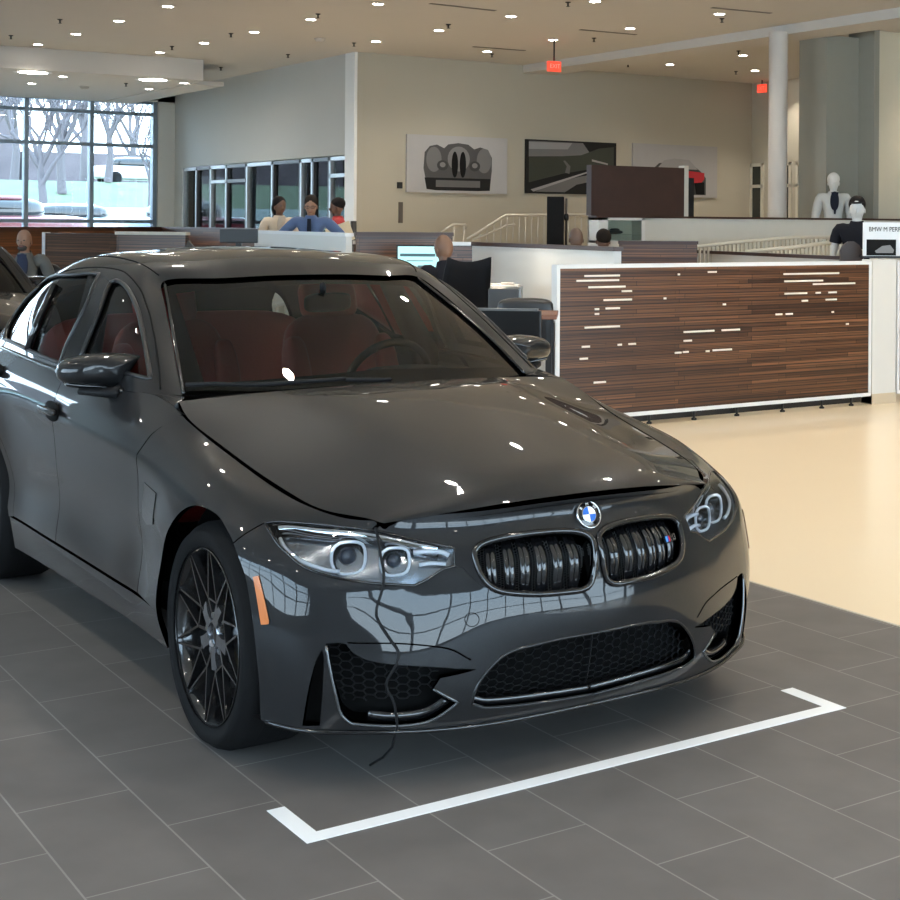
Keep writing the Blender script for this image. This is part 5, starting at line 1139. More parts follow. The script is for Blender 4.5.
# black tower speaker / curtain stand and wooden box
ps = atD(555.5, 230, 19.2); zt = zat(555, 196.7, ps); w = 17*19.2/FOC
e = thing('tower_speaker', 'tall black tower speaker in front of the road picture', 'speaker', (ps[0], ps[1], 0), YAW-math.pi/2)
mb = MB(); mb.b2((-w/2, -.12, .05), (w/2, .12, zt), bev=.01); mb.build('cabinet', mat('speaker_black', (.01, .01, .011), .6), e)
mb = MB(); mb.tube([(w/2+.02, 0, .05), (w/2+.03, 0, zt-.02)], .015, 6); sell(mb, (w/2+.03, 0, zat(560, 217, ps)), (.06, .06, .10), .7, .7); mb.build('side_bracket', M_BLU, e)
mb = MB(); mb.b2((-w/2-.05, -.16, 0), (w/2+.05, .16, .05)); mb.build('base', M_BLU, e)
XB = XQ+.02; a0 = at(591.5, 167, 0, XB); a1 = at(684, 216, 0, XB)
e = thing('wood_screen', 'dark walnut box screen standing on the parapet level before the pictures', 'screen', (XB, 0, 0))
mb = MB(); mb.b2((-.10, a0[1], 1.66), (0, a1[1], at(640, 166.5, 0, XB)[2])); mb.build('panel', M_WOOD, e)
mb = MB(); mb.b2((-.11, a1[1], 1.66), (.01, a1[1]+.06, at(686, 166.5, 0, XB)[2]+.01)); mb.build('edge', mat('pale_edge', (.55, .50, .44), .5), e)
P = at(691, 178, 0, XB-.3); mb = MB(); mb.b2((XB-.5, P[1]-.06, 0), (XB-.3, P[1]+.05, P[2])); tag(mb.build('black_post', M_BLU), 'narrow black post just right of the walnut screen', 'post')
# ---- pictures on the far wall
def picture(label, p0, p1, bg):
    A = at(*p0, 0, XW+.04); B = at(*p1, 0, XW+.04); c = (A+B)/2; w = B[1]-A[1]; h = A[2]-B[2]
    e = thing('wall_picture', label, 'picture', (XW, c[1], c[2])); mb = MB(); mb.b2((0, -w/2, -h/2), (.04, w/2, h/2)); mb.build('canvas', bg, e); return e, w, h
def flat(e, name, poly, w, h, m_, k=0):
    mb = MB(); P = [((u-.5)*w, (.5-v)*h) for u, v in poly]; mb.prism(P, 0, .04+k*.002, .0415+k*.002); return mb.build(name, m_, e)
def ell(cx, cy, rx, ry, n=24, a0=0, a1=360): return [(cx+rx*math.cos(math.radians(a0+(a1-a0)*i/n)), cy+ry*math.sin(math.radians(a0+(a1-a0)*i/n))) for i in range(n)]
G = lambda v, n=None: mat('print_grey_%02d' % int(v*100), (v, v*.97, v*.95), .7)
e, w, h = picture('black-and-white picture of an old racing car front, left of the three pictures', (407, 134), (507, 194), G(.42))
flat(e, 'car_print', [(.17, .30), (.22, .19), (.29, .16), (.36, .22), (.40, .15), (.50, .12), (.60, .14), (.66, .22), (.72, .18), (.80, .22), (.84, .36), (.84, .60), (.83, .76), (.18, .76), (.16, .58)], w, h, G(.07), 1)
flat(e, 'skirt_print', [(.17, .74), (.83, .74), (.82, .95), (.70, .96), (.28, .96), (.19, .94)], w, h, G(.02), 2)
for cx in (.26, .76): flat(e, 'fender_print', ell(cx, .42, .075, .22), w, h, G(.16), 2)
for cx in (.345, .665): flat(e, 'lamp_print', ell(cx, .52, .055, .09), w, h, G(.04), 3); flat(e, 'lamp_print', ell(cx, .51, .028, .045), w, h, G(.20), 4)
flat(e, 'hood_print', ell(.505, .40, .11, .22), w, h, G(.20), 2)
for cx in (.465, .545): flat(e, 'grille_print', ell(cx, .50, .032, .23), w, h, G(.01), 4)
flat(e, 'bumper_print', [(.28, .78), (.72, .78), (.72, .90), (.28, .90)], w, h, G(.12), 3)
e, w, h = picture('dark landscape picture of a winding road, middle of the three pictures', (526, 139), (616, 195), G(.02))
flat(e, 'sky_print', [(.03, .03), (.62, .03), (.70, .22), (.55, .28), (.30, .30), (.03, .32)], w, h, G(.16), 1)
flat(e, 'sky_print', [(.03, .05), (.50, .04), (.45, .16), (.03, .18)], w, h, G(.30), 2)
flat(e, 'hill_print', [(.03, .33), (.35, .30), (.60, .26), (.80, .12), (.97, .08), (.97, .60), (.70, .52), (.40, .62), (.03, .80)], w, h, mat('print_green', (.035, .04, .028), .7), 3)
flat(e, 'road_print', [(.10, .97), (.30, .80), (.60, .66), (.80, .60), (.97, .62), (.97, .70), (.80, .72), (.55, .82), (.42, .97)], w, h, G(.14), 4)
flat(e, 'road_print', [(.42, .60), (.44, .48), (.40, .38), (.42, .37), (.48, .48), (.47, .62)], w, h, G(.12), 4)
flat(e, 'sign_print', [(.72, .33), (.90, .40), (.90, .43), (.72, .37)], w, h, G(.30), 4)
flat(e, 'rail_print', [(.05, .93), (.70, .55), (.71, .57), (.08, .97)], w, h, G(.32), 5)
e, w, h = picture('light picture of a red sports car from behind, partly hidden by the walnut screen', (633, 143), (717, 198), G(.36))
flat(e, 'car_print', [(.18, .95), (.20, .52), (.30, .36), (.45, .32), (.68, .34), (.80, .50), (.86, .62), (.86, .95)], w, h, G(.05), 1)
flat(e, 'roof_print', [(.28, .46), (.36, .30), (.48, .26), (.66, .28), (.76, .46)], w, h, G(.30), 2)
flat(e, 'body_print', [(.20, .52), (.50, .47), (.84, .52), (.84, .64), (.80, .72), (.22, .72)], w, h, mat('print_red', (.45, .02, .03), .6), 3)
flat(e, 'wheel_print', [(.72, .72), (.84, .70), (.84, .94), (.74, .94)], w, h, G(.01), 4)
# wall controls
for lab, x0, y0, x1, y1, mm in (('small dark square switch plate on the far wall left of the pictures', 397.5, 182, 402.5, 188.5, G(.03)), ('narrow vertical dark panel below the switch plate', 399, 202, 402.8, 223, mat('panel_brown', (.10, .085, .07), .5))):
    A = at(x0, y0, 0, XW+.02); B = at(x1, y1, 0, XW+.02); mb = MB(); mb.b2((XW, A[1], B[2]), (XW+.025, B[1], A[2]), bev=.004); tag(mb.build('wall_switch', mm), lab, 'switch')
# floor post in front of the wall corner and at the office door
for k, (x, y0, y1) in enumerate(((353.5, 220, 232), (379, 0, 0))):
    if k: continue
    P = at(x, y1, 0, XW+.4); mb = MB(); mb.lathe([(.05, 0), (.05, at(x, 221, 0, XW+.4)[2]), (0, at(x, 221, 0, XW+.4)[2])], (P[0], P[1], 0), 14); tag(mb.build('bin_post', M_BLU), 'slim black bin at the white wall corner', 'bin')
# ---- sign board at the right
ps = atD(884, 240, 14.0); e = thing('sign_board', 'white sign board with black lettering and a dark picture at the right edge', 'sign', (ps[0], ps[1], 0), YAW-math.pi/2)
sc = 14.0/FOC; zt = zat(884, 222.5, ps); zb = zat(884, 256, ps)
mb = MB(); mb.b2((-21*sc, 0, zb), (52*sc, .02, zt)); mb.build('board', M_FRAME, e)
mb = MB(); mb.b2((-17.5*sc, -.004, zb+.5*sc), (12*sc, 0, zt-17*sc)); mb.build('picture', G(.01), e)
mb = MB(); mb.prism([(-9*sc, zb+5*sc), (-2*sc, zb+10*sc), (6*sc, zb+11*sc), (10*sc, zb+6*sc), (9*sc, zb+3*sc), (-8*sc, zb+3*sc)], 1, -.007, -.004); mb.build('picture_subject', G(.25), e)
tm = text_mesh('BMW M PERFORMANCE', 6.6*sc, 'lettering', G(.02), e, Matrix.Identity(4))
tm.data.transform(Matrix.Rotation(math.pi/2, 4, 'X')); bb = [v.co.x for v in tm.data.vertices]; wd = max(bb)-min(bb); tm.data.transform(Matrix.Diagonal((58*sc/wd, 1, 1, 1))@Matrix.Translation((-min(bb), 0, 0))); tm.location = (-15*sc, -.003, zt-7*sc)
mb = MB(); mb.b2((-21*sc, 0, zb-.02), (52*sc, .3, zb)); [mb.b2((x*sc-.01, y, 0), (x*sc+.01, y+.02, zb-.02)) for x in (-19, 50) for y in (.01, .27)]; mb.build('stand', M_DARKMET, e)
pr = atD(851, 240, 14.2); e = thing('round_chair', 'dark brown round-backed chair in front of the mannequin in the black shirt', 'chair', (pr[0], pr[1], 0), YAW-math.pi/2)
s2 = 14.2/FOC; zt = zat(851, 241.5, pr); V = []; mb = MB(); mb.prism([(-11*s2, .75), (-11*s2, zt-9*s2), (-8*s2, zt-3.5*s2), (-3*s2, zt), (3*s2, zt), (8*s2, zt-3.5*s2), (11*s2, zt-9*s2), (11*s2, .75)], 1, -.02, .03); mb.build('backrest', mat('brown_leather', (.035, .02, .015), .45), e)
mb = MB(); sell(mb, (0, -.22, .72), (.2, .42, .09), .5, .4); mb.build('seat', M_LEATH, e)
for a in (-1, 1):
    for y in (-.38, .0): mb = MB(); mb.tube([(a*.08, y, .70), (a*.1, y, 0)], .012, 6); mb.build('leg', M_DARKMET, e)
# ------------------------------------------------------------------ people
def skin(name, nodes, edges, m, parent=None, sub=1, extra=None):
    me = bpy.data.meshes.new(name); ks = list(nodes); me.from_pydata([nodes[k][0] for k in ks], [(ks.index(a), ks.index(b)) for a, b in edges], [])
    o = bpy.data.objects.new(name, me); COL.objects.link(o); md = o.modifiers.new('s', 'SKIN'); md.use_smooth_shade = True; md.branch_smoothing = .6
    for i, k in enumerate(ks):
        r = nodes[k][1]; me.skin_vertices[0].data[i].radius = (r, r) if not hasattr(r, '__len__') else r
        me.skin_vertices[0].data[i].use_root = (i == 0)
    ss = o.modifiers.new('u', 'SUBSURF'); ss.levels = sub; ss.render_levels = sub
    bpy.context.view_layer.update(); me2 = bpy.data.meshes.new_from_object(o.evaluated_get(bpy.context.evaluated_depsgraph_get())); bpy.data.objects.remove(o)
    for p in me2.polygons: p.use_smooth = True
    me2.materials.clear(); me2.name = name
    if extra:
        bm = bmesh.new(); bm.from_mesh(me2); mb = MB(); mb.bm.free(); mb.bm = bm; extra(mb); bm.to_mesh(me2); bm.free()
    return link(name, me2, m, parent)
def person(label, cat, loc, rz, J, skinc, top, bottom, hair, group=None, name='person', shirt=None, tie=None, shoe=(.02, .02, .02), bald=False, glasses=False, sleeves=True, hairfull=False, beard=False):
    """J: joints; body faces +x. One continuous body mesh, clothes and hair are its children"""
    msk = mat('skin_%s' % '_'.join('%02d' % int(c*100) for c in skinc), skinc, .55)
    N = {'pel': (J['pel'], (.13, .10)), 'bel': (J['bel'], (.125, .095)), 'che': (J['che'], (.15, .105)), 'nb': (J['neck'], .052), 'nt': (J['chin'], .052), 'hd': (J['head'], (.070, .088)), 'hv': (J['crown'], (.062, .075))}
    E_ = [('pel', 'bel'), ('bel', 'che'), ('che', 'nb'), ('nb', 'nt'), ('nt', 'hd'), ('hd', 'hv')]
    for s in 'lr':
        N['sh'+s] = (J['sh'+s], .058); N['el'+s] = (J['el'+s], .040); N['wr'+s] = (J['wr'+s], .027); N['pa'+s] = (J['pa'+s], (.036, .018))
        E_ += [('che', 'sh'+s), ('sh'+s, 'el'+s), ('el'+s, 'wr'+s), ('wr'+s, 'pa'+s)]
        N['hi'+s] = (J['hi'+s], .085); N['kn'+s] = (J['kn'+s], .055); N['an'+s] = (J['an'+s], .038); N['to'+s] = (J['to'+s], .032)
        E_ += [('pel', 'hi'+s), ('hi'+s, 'kn'+s), ('kn'+s, 'an'+s), ('an'+s, 'to'+s)]
    hd = Vector(J['head']); up = (Vector(J['crown'])-Vector(J['chin'])).normalized(); fw = Vector(J.get('look', (1, 0, 0))).normalized(); sd = up.cross(fw).normalized()
    Fm = Matrix((fw, sd, up)).transposed()
    def face(mb):
        sell(mb, hd+up*.02, (.185, .150, .225), 1, 1, Fm); sell(mb, hd+fw*.092-up*.01, (.035, .028, .045), 1, 1, Fm)
        for s in (-1, 1): sell(mb, hd+sd*.077*s-up*.01, (.03, .016, .05), 1, 1, Fm)
        for s in 'lr':
            pa = Vector(J['pa'+s]); d_ = (pa-Vector(J['wr'+s])).normalized(); side = d_.cross(Vector((0, 1, 0))) if abs(d_.y) < .8 else d_.cross(Vector((1, 0, 0))); side.normalize(); nn = d_.cross(side)
            for k, ln in enumerate((.065, .078, .072, .055)):
                a = pa+side*(-.026+k*.017)+d_*.015; mb.tube([a, a+d_*ln*.5, a+d_*ln+nn*.012], [.009, .0085, .006], 6)
            a = pa-side*.03-d_*.03; mb.tube([a, a-side*.02+d_*.03, a-side*.022+d_*.055], [.011, .010, .007], 6)
    _cnt = []
    o = skin(name, N, E_, msk, None, 1, lambda mb: (_cnt.append(len(mb.bm.verts)), face(mb))); body_n = _cnt[0]; o.location = loc; o.rotation_euler = (0, 0, rz); tag(o, label, cat, group)
    mt = mat('cloth_%s' % '_'.join('%02d' % int(c*100) for c in top), top, .8); mbm = mat('cloth_%s' % '_'.join('%02d' % int(c*100) for c in bottom), bottom, .8)
    V3 = lambda k: Vector(N[k][0]); seg = [('pel', 'bel', 't'), ('bel', 'che', 't'), ('che', 'nb', 't'), ('nb', 'nt', 'n'), ('nt', 'hd', 'n'), ('hd', 'hv', 'n')]
    for q_ in 'lr': seg += [('che', 'sh'+q_, 't'), ('sh'+q_, 'el'+q_, 'u'), ('el'+q_, 'wr'+q_, 'f'), ('wr'+q_, 'pa'+q_, 'n'), ('pel', 'hi'+q_, 'b'), ('hi'+q_, 'kn'+q_, 'b'), ('kn'+q_, 'an'+q_, 'b'), ('an'+q_, 'to'+q_, 'n')]
    def bone(p):
        best = (9, 'n', 0)
        for a_, b_, k_ in seg:
            A, B = V3(a_), V3(b_); ab = B-A; t_ = max(0, min(1, (p-A).dot(ab)/max(ab.length_squared, 1e-9))); d_ = (p-(A+ab*t_)).length
            if d_ < best[0]: best = (d_, k_, t_)
        return best
    def garment(nm, keep, off, mm):
        bm = bmesh.new(); bm.from_mesh(o.data); nv = body_n
        bm.verts.ensure_lookup_table(); bmesh.ops.delete(bm, geom=bm.verts[nv:], context='VERTS')
        kill = [f for f in bm.faces if not keep(*bone(f.calc_center_median())[1:], f.calc_center_median())]; bmesh.ops.delete(bm, geom=kill, context='FACES')
        bm.normal_update(); mv = [(v, v.normal.copy()) for v in bm.verts]
        for v, n_ in mv: v.co += n_*off
        me = bpy.data.meshes.new(nm); bm.to_mesh(me); bm.free(); me.materials.clear(); return link(nm, me, mm, o)
    garment('jacket' if shirt else 'shirt', lambda k, t, p: k == 't' and p.z < V3('nb').z+.01 or k == 'u' and (sleeves or t < .6) or k == 'f' and sleeves and t < .92 or (k == 'b' and p.z > V3('pel').z-.02), .020, mt)
    garment('trousers', lambda k, t, p: k == 'b' or (k == 't' and p.z < V3('pel').z+.06), .012, mbm)
    for s in 'lr': mb = MB(); a = Vector(J['an'+s]); t_ = Vector(J['to'+s]); sell(mb, (a+t_)/2-Vector((0, 0, .015)), (.27, .10, .09), .8, .7, Matrix.Rotation(math.atan2((t_-a).y, (t_-a).x), 3, 'Z')); mb.build('shoe', mat('shoe_black', (.012, .012, .012), .35), o)
    hm = mat('hair_%02d' % int(hair[0]*100), hair, .7)
    if not bald:
        mb = MB(); sell(mb, hd+up*.055-fw*.022, (.205, .172, .185), 1, 1, Fm)
        if hairfull: sell(mb, hd-fw*.05-up*.01, (.13, .18, .22), 1, 1, Fm)
        mb.build('hair', hm, o)
    elif beard: mb = MB(); sell(mb, hd-fw*.018-up*.012, (.150, .156, .075), 1, 1, Fm); mb.build('hair', hm, o)
    if name == 'person':
        for s in (-1, 1): mb = MB(); sell(mb, hd+fw*.083+sd*.032*s+up*.015, (.014, .024, .012), 1, 1, Fm); mb.build('eye', mat('eye_dark', (.02, .015, .012), .3), o)
        mb = MB(); sell(mb, hd+fw*.084-up*.052, (.018, .05, .011), 1, 1, Fm); mb.build('mouth', mat('lips', (.22, .07, .06), .5), o)
    if beard: mb = MB(); sell(mb, hd+fw*.055-up*.068, (.075, .10, .07), 1, 1, Fm); mb.build('beard', mat('beard_grey', (.07, .06, .055), .8), o)
    if glasses:
        mb = MB()
        for s in (-1, 1): c = hd+fw*.10+sd*.033*s+up*.015; mb.tube([c+Fm@Vector((0, .024*math.cos(a), .018*math.sin(a))) for a in np.linspace(0, 2*math.pi, 13)[:-1]], .003, 5, 0, True); mb.tube([c+sd*s*.024, hd+sd*s*.08+up*.02], .003, 5)
        mb.tube([hd+fw*.103+sd*.01+up*.018, hd+fw*.103-sd*.01+up*.018], .003, 5); mb.build('glasses', mat('glasses_black', (.01, .01, .01), .3), o)
    if shirt:
        c = Vector(J['che'])+Vector((.115, 0, .03)); mb = MB(); mb.mesh([c+Vector((.02, -.05, .12)), c+Vector((.02, .05, .12)), c+Vector((.025, .012, -.18)), c+Vector((.025, -.012, -.18))], [(0, 1, 2, 3)], 0); sell(mb, c+Vector((.0, 0, 0)), (.06, .12, .26), .9, .9); mb.build('shirt', mat('cloth_%s' % '_'.join('%02d' % int(q_*100) for q_ in shirt), shirt, .7), o)
    if tie:
        c = Vector(J['che']); mb = MB(); mb.prism([(-.022, c.z+.12), (.022, c.z+.12), (.034, c.z-.26), (0, c.z-.31), (-.034, c.z-.26)], 0, c.x+.128, c.x+.142); mb.build('tie', mat('tie_dark', tie, .6), o)
    return o
def stand(arms='down', look=(1, 0, 0), tilt=0):
    J = dict(pel=(0, 0, .96), bel=(0, 0, 1.12), che=(0, 0, 1.32), neck=(0, 0, 1.48), chin=(.01, 0, 1.515), head=(.02, 0, 1.595), crown=(.02+tilt*.3, 0, 1.675), look=look)
    for s, k in (('l', 1), ('r', -1)):
        J['sh'+s] = (0, .185*k, 1.42); J['hi'+s] = (0, .095*k, .90); J['kn'+s] = (.01, .10*k, .50); J['an'+s] = (-.01, .10*k, .09); J['to'+s] = (.13, .12*k, .05)
        if arms == 'hips': J['el'+s] = (-.02, .42*k, 1.20); J['wr'+s] = (.08, .26*k, 1.03); J['pa'+s] = (.10, .20*k, .99)
        elif arms == 'front': J['el'+s] = (.03, .25*k, 1.15); J['wr'+s] = (.25, .12*k, 1.12); J['pa'+s] = (.32, .08*k, 1.12)
        else: J['el'+s] = (-.02, .24*k, 1.14); J['wr'+s] = (.03, .25*k, .90); J['pa'+s] = (.05, .25*k, .82)
    return J
def sit(lean=0, look=(1, 0, 0), arms='lap'):
    J = dict(pel=(0, 0, .52), bel=(-.01+lean*.3, 0, .68), che=(lean*.7, 0, .88), neck=(lean, 0, 1.05), chin=(lean+.015, 0, 1.085), head=(lean+.03, 0, 1.165), crown=(lean+.03, 0, 1.245), look=look)
    for s, k in (('l', 1), ('r', -1)):
        J['sh'+s] = (lean*.8, .185*k, .99); J['hi'+s] = (.06, .10*k, .50); J['kn'+s] = (.46, .12*k, .50); J['an'+s] = (.46, .12*k, .09); J['to'+s] = (.60, .13*k, .05)
        if arms == 'desk': J['el'+s] = (lean*.8+.14, .25*k, .78); J['wr'+s] = (lean+.36, .14*k, .80); J['pa'+s] = (lean+.44, .12*k, .79)
        else: J['el'+s] = (lean-.02, .28*k, .74); J['wr'+s] = (lean+.22, .16*k, .66); J['pa'+s] = (lean+.30, .11*k, .65)
    return J
TOC = YAW+math.pi          # facing the camera
def put(px, D, z=0): p = atD(px, 240, D); return (float(p[0]), float(p[1]), z)
def head_at(py, px, D, h): p = atD(px, py, D); return float(p[2])-h
D2 = 19.0
zf = max(0.0, head_at(197.5, 311, D2, 1.71))
person('standing man in a blue shirt and dark tie with glasses and hands on his hips', 'person', put(311, D2, zf), TOC, stand('hips', (1, .1, -.25)), (.36, .20, .13), (.09, .15, .30), (.05, .05, .06), (.02, .015, .012), shirt=None, tie=(.015, .018, .03), glasses=True)
person('standing woman with short dark hair in a cream jacket beside the man in blue', 'person', put(279, D2+.8, zf), TOC+.5, stand('front', (1, .3, 0)), (.16, .085, .055), (.62, .52, .40), (.10, .09, .09), (.012, .01, .01), shirt=(.55, .48, .4), hairfull=True)
person('partly hidden dark-haired person in red at the office door holding a cream folder', 'person', put(338, D2+1.5, zf), TOC-1.3, stand('front', (1, 0, -.1)), (.13, .07, .05), (.40, .03, .03), (.05, .05, .06), (.012, .01, .01))
mb = MB(); P = put(340, D2+1.15, zf); mb.box((0, 0, 1.24), (.02, .34, .26), M=Matrix.Rotation(.35, 3, 'X')); o = mb.build('folder', mat('cream_folder', (.70, .60, .42), .6)); o.location = P; o.rotation_euler = (0, 0, TOC); tag(o, 'cream folder held in front of the person in red', 'folder')
_q = put(311, D2+.7); mb = MB(); mb.b2((_q[0]-2.2, _q[1]-1.6, 0), (_q[0]+1.6, _q[1]+1.6, max(zf, .02))); 
if zf > .03: tag(mb.build('raised_floor', M_BEIGE), 'low raised floor under the standing people', 'platform')
else: mb.bm.free()
ps = put(24, 16.2); hz = head_at(231.5, 24, 16.2, 1.275)
person('seated bearded man in a grey jacket over a navy shirt at the far left', 'person', (ps[0], ps[1], hz), TOC+.15, sit(-.05, (1, -.2, 0)), (.38, .21, .14), (.16, .16, .15), (.14, .14, .15), (.06, .05, .045), shirt=(.02, .03, .07), bald=True, beard=True)
def armchair(label, P, rz, z0, w=.7):
    e = thing('armchair', label, 'armchair', (P[0], P[1], 0), rz); mb = MB(); sell(mb, (0, 0, .36+z0), (.62, w, .20), .4, .3); mb.build('seat', M_LEATH, e)
    mb = MB(); sell(mb, (-.28, 0, .62+z0), (.14, w, .62), .4, .3); mb.build('backrest', M_LEATH, e)
    for s in (-1, 1):
        mb = MB(); sell(mb, (0, s*w*.5, .48+z0), (.6, .12, .36), .4, .4); mb.build('armrest', M_LEATH, e)
        for x in (-.22, .22): mb = MB(); mb.tube([(x, s*w*.4, 0), (x, s*w*.4, .30+z0)], .02, 8); mb.build('leg', M_DARKMET, e)
armchair('black armchair the bearded man at the far left sits in', ps, TOC+.15, hz)
pm = put(449, 12.9); hz = head_at(238.5, 449, 12.9, 1.265)
person('man in a dark suit seen from behind, sitting at the bright screen', 'person', (pm[0], pm[1], hz), YAW+.45, sit(.10, (1, .35, -.05), 'desk'), (.17, .09, .055), (.012, .013, .018), (.012, .012, .015), (.05, .03, .02), bald=True)
e = thing('stool', 'stool under the man in the dark suit', 'stool', (pm[0], pm[1], 0), YAW+.45); mb = MB(); sell(mb, (0, 0, .35+hz), (.42, .42, .09), .5, .6); mb.build('seat', M_FABD, e)
mb = MB(); mb.tube([(0, 0, .33+hz), (0, 0, .03)], .03, 10); mb.lathe([(0, 0), (.2, 0), (.2, .02), (0, .04)], n=20); mb.build('base', M_DARKMET, e)
ph = put(577, 16.2); hz = head_at(230.5, 577, 16.2, 1.265)
person('person whose bald head shows just above the white cubicle wall', 'person', (ph[0], ph[1], hz), YAW+.3, sit(.0, (1, 0, 0), 'desk'), (.13, .08, .06), (.03, .03, .035), (.03, .03, .035), (.03, .02, .015), bald=True)
ph2 = put(604, 16.8); hz2 = head_at(232.5, 604, 16.8, 1.265)
person('person with dark hair peeking over the cubicle wall left of the display case', 'person', (ph2[0], ph2[1], hz2), YAW+.3, sit(.0, (1, 0, 0), 'desk'), (.2, .11, .08), (.05, .03, .03), (.03, .03, .035), (.02, .012, .01))
for lab, P, h_ in (('stool under the bald person behind the white cubicle wall', ph, hz), ('stool under the dark-haired person behind the cubicle wall', ph2, hz2)):
    e = thing('stool', lab, 'stool', (P[0], P[1], 0), 0); mb = MB(); sell(mb, (0, 0, .35+h_), (.42, .42, .09), .5, .6); mb.build('seat', M_FABD, e); mb = MB(); mb.tube([(0, 0, .33+h_), (0, 0, .03)], .03, 10); mb.lathe([(0, 0), (.2, 0), (.2, .02), (0, .04)], n=20); mb.build('base', M_DARKMET, e)
# mannequins
WH = (.62, .61, .58)
pk = put(857, 15.0); zk = head_at(195.5, 857, 15.0, 1.74)
o = person('white mannequin wearing a black cap and black T-shirt beside the sign board', 'mannequin', (pk[0], pk[1], zk), TOC-.25, stand('down', (1, 0, 0)), WH, (.012, .012, .014), (.02, .02, .022), (.01, .01, .012), name='mannequin', sleeves=False)
mb = MB(); mb.box((.16, .03, 1.13), (.01, .13, .15)); mb.build('price_card', mat('cream_card', (.72, .68, .52), .6), o)
mb = MB(); sell(mb, (.12, 0, 1.665), (.14, .15, .02), 1, 1); mb.build('cap_visor', M_FABD, o)
mb = MB(); mb.b2((pk[0]-.35, pk[1]-.35, 0), (pk[0]+.35, pk[1]+.35, zk+.005)); tag(mb.build('plinth_box', M_WHITE_L), 'white plinth under the black-shirted mannequin', 'plinth')
_p = at(833, 240, 0, -10.57); _D = float((_p-CP)@_d); pk = put(833, _D); zk = head_at(175.5, 833, _D, 1.70)
o = person('pale mannequin in a light jacket standing behind the parapet at the square pillar', 'mannequin', (pk[0], pk[1], zk), TOC, stand('down', (1, 0, 0)), WH, (.50, .50, .48), (.03, .03, .035), (.62, .61, .58), name='mannequin', shirt=(.015, .018, .03))
mb = MB(); mb.b2((pk[0]-.2, pk[1]-.2, 0), (pk[0]+.2, pk[1]+.2, zk+.005)); tag(mb.build('plinth_box', M_WHITE_L), 'white plinth under the mannequin in the light jacket', 'plinth')
# ------------------------------------------------------------------ charging cable hanging from the bonnet gap
CB = [(470, 165), (476, 200), (486, 255), (498, 325), (492, 380), (472, 450), (480, 490), (525, 560), (547, 592), (541, 638), (506, 706), (533, 768), (545, 850)]
L_ = crsp([BODY.px(240+x/3.4615, 480+y/3.4615) for x, y in CB], False, .012); P = BODY.ev(np.array(L_))+BODY.nrm(np.array(L_))*.006
pts = [tuple(p) for p in P]; last = P[-1]; pts += [(last[0]-.03, last[1], .11), (last[0]-.10, last[1]+.01, .06), (last[0]-.20, last[1]+.02, .006)]
mb = MB(); mb.tube(pts, .0038, 6); tag(mb.build('charging_cable', M_BLK), 'thin black cable hanging from the bonnet gap across headlamp and bumper', 'cable')
# ------------------------------------------------------------------ second car at the far left edge
P = at(27, 293, 2, .957); off = np.array(P)-np.array([-.765, .697, .957])
car2 = car.copy(); COL.objects.link(car2); car2['label'] = 'dark parked car cut off by the left edge, behind the grey sedan'; car2.location = (off[0], off[1], 0)
def cptree(src, dst):
    for ch in list(src.children):
        c = ch.copy(); COL.objects.link(c); c.parent = dst; cptree(ch, c)
cptree(car, car2)
# ------------------------------------------------------------------ outside the street window
M_ROAD = mat('wet_asphalt', (.16, .165, .17), .5); M_GRASS = mat('spring_grass', (.15, .19, .11), .9, noise=(1, .4)); M_BARK = mat('bare_bark', (.13, .11, .115), .9)
mb = MB(); mb.b2((-140, -70, -.12), (XL-.26, 60, .70)); struct('ground', mb, M_ROAD)
mb = MB(); V = [(-54, -70, .70), (-54, 60, .70), (-66, 60, 3.4), (-66, -70, 3.4), (-120, 60, 3.6), (-120, -70, 3.6)]; mb.mesh(V, [(0, 1, 2, 3), (3, 2, 4, 5)], 0); tag(mb.build('grass_bank', M_GRASS), 'green grass bank beyond the parking lot', 'grass', kind='stuff')
rt = random.Random(4)
def tree(P, h, lab):
    mb = MB()
    def br(p, d_, l, r, k):
        q = p+d_*l; mb.tube([p, (p+q)/2+Vector((rt.uniform(-1, 1), rt.uniform(-1, 1), 0))*l*.06, q], [r, r*.8, r*.6], 4 if k > 1 else 6, cap=False)
        if k < 5:
            for _ in range(3 if k else 5):
                nd = (d_+Vector((rt.uniform(-1, 1), rt.uniform(-1, 1), rt.uniform(-.3, .7)))*.75).normalized(); br(p+d_*l*rt.uniform(.6, 1), nd, l*rt.uniform(.6, .8), r*.55, k+1)
    br(Vector(P), Vector((0, 0, 1)), h*.28, h*.022, 0); tag(mb.build('bare_tree', M_BARK), lab, 'tree')
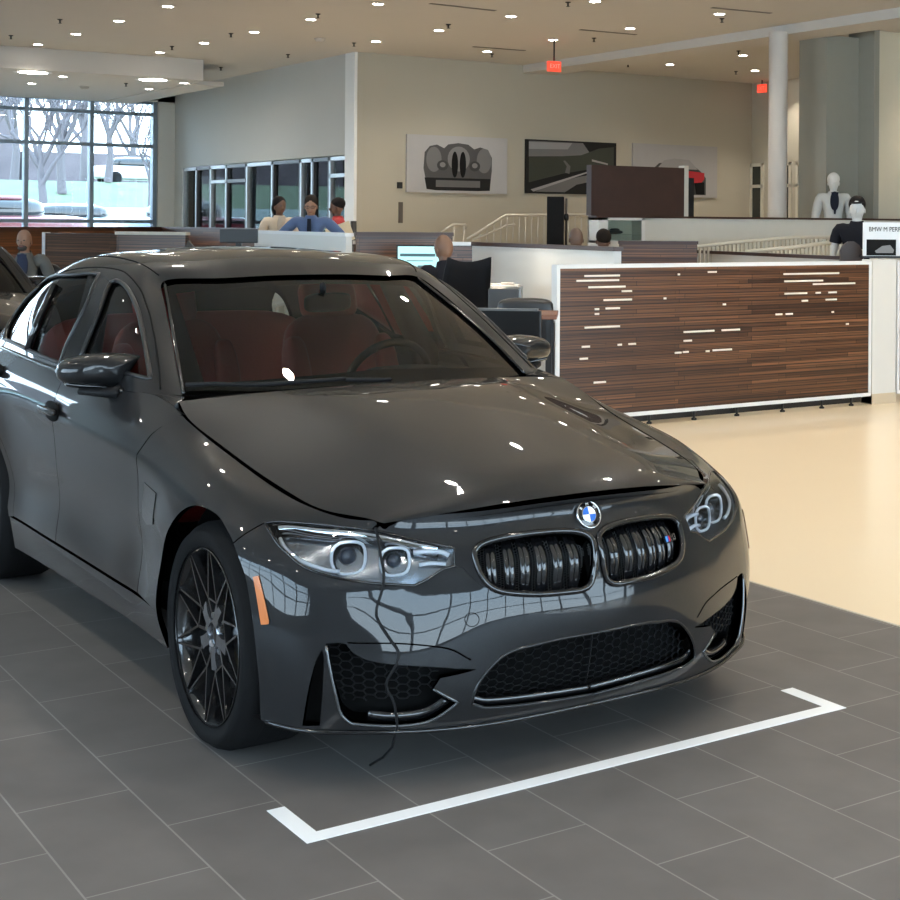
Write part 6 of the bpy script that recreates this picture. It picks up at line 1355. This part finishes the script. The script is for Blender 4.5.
for k, (px_, D, h) in enumerate(((-12, 62, 9), (14, 75, 11), (40, 58, 9.5), (62, 66, 10), (84, 80, 12), (108, 70, 9), (132, 90, 11), (150, 64, 6))):
    p = atD(px_, 200, D); z = .72 if p[0] > -54 else (.7+(-54-p[0])/12*2.7 if p[0] > -66 else 3.5)
    tree((p[0], p[1], z), h, ('bare tree at the left edge of the street window', 'tall bare tree second from the left in the street window', 'bare tree left of the first mullion pair', 'bare tree in the middle of the street window', 'largest bare tree behind the middle mullion', 'bare tree right of the middle mullion', 'far bare tree in the right pane', 'small bare tree at the right end of the street window')[k])
def parked(px_, D, c, lab, rz, z=0, name='parked_car'):
    p = atD(px_, 200, D); e = thing(name, lab, 'car', (p[0], p[1], z), rz); mc_ = mat('car_paint_%02d_%02d' % (int(c[0]*100), int(c[2]*100)), c, .25, coat=1)
    mb = MB(); sell(mb, (0, 0, .62), (4.5, 1.8, .75), .35, .3); mb.build('body', mc_, e)
    mb = MB(); sell(mb, (-.15, 0, 1.08), (2.5, 1.5, .66), .6, .45); mb.build('windows', M_BLACK, e)
    mb = MB(); sell(mb, (-.15, 0, 1.37), (1.7, 1.3, .14), .5, .5); mb.build('roof', mc_, e)
    for x in (-1.4, 1.4):
        for y in (-.85, .85): mb = MB(); mb.lathe([(0, -.1), (.2, -.11), (.33, -.1), (.33, .1), (.2, .11), (0, .1)], (x, y, .33), 20, 0, 'Y'); mb.build('wheel', M_TYRE, e)
parked(-8, 35, (.16, .010, .018), 'dark red car parked right outside the street window', 1.9, .7)
parked(196, 42, (.05, .07, .10), 'dark blue-grey car parked outside the right pane of the window', 2.0, .7)
for k, (px_, D, z) in enumerate(((-75, 50, .7), (72, 50, .7), (215, 51, .7), (-75, 44, .7))): parked(px_, D, (.55, .58, .60), ('white car at the left end of the row beyond the window', 'white car in the middle of the row beyond the window', 'white car at the right end of the row beyond the window', 'white car nearer than the row at the far left')[k], 1.6, z)
parked(136, 78, (.6, .6, .62), 'white car driving on the road above the grass bank', 1.6, 3.45)
mb = MB(); mb.b2((-53.6, -60, .7), (-53.55, 40, 2.1)); tag(mb.build('white_fence', mat('pale_fence', (.40, .48, .47), .7)), 'long pale fence at the foot of the grass bank', 'fence')
mb = MB(); pz = atD(60, 60, 110)
for k in range(7): mb.b2((-126, -60+k*18, 0), (-122, -60+k*18+17.5, 9+2*math.sin(k*2.1)))
tag(mb.build('tree_line', mat('far_wood', (.16, .13, .14), .95, noise=(.6, .5))), 'hazy far line of bare woods on the horizon beyond the road', 'woods', kind='stuff')
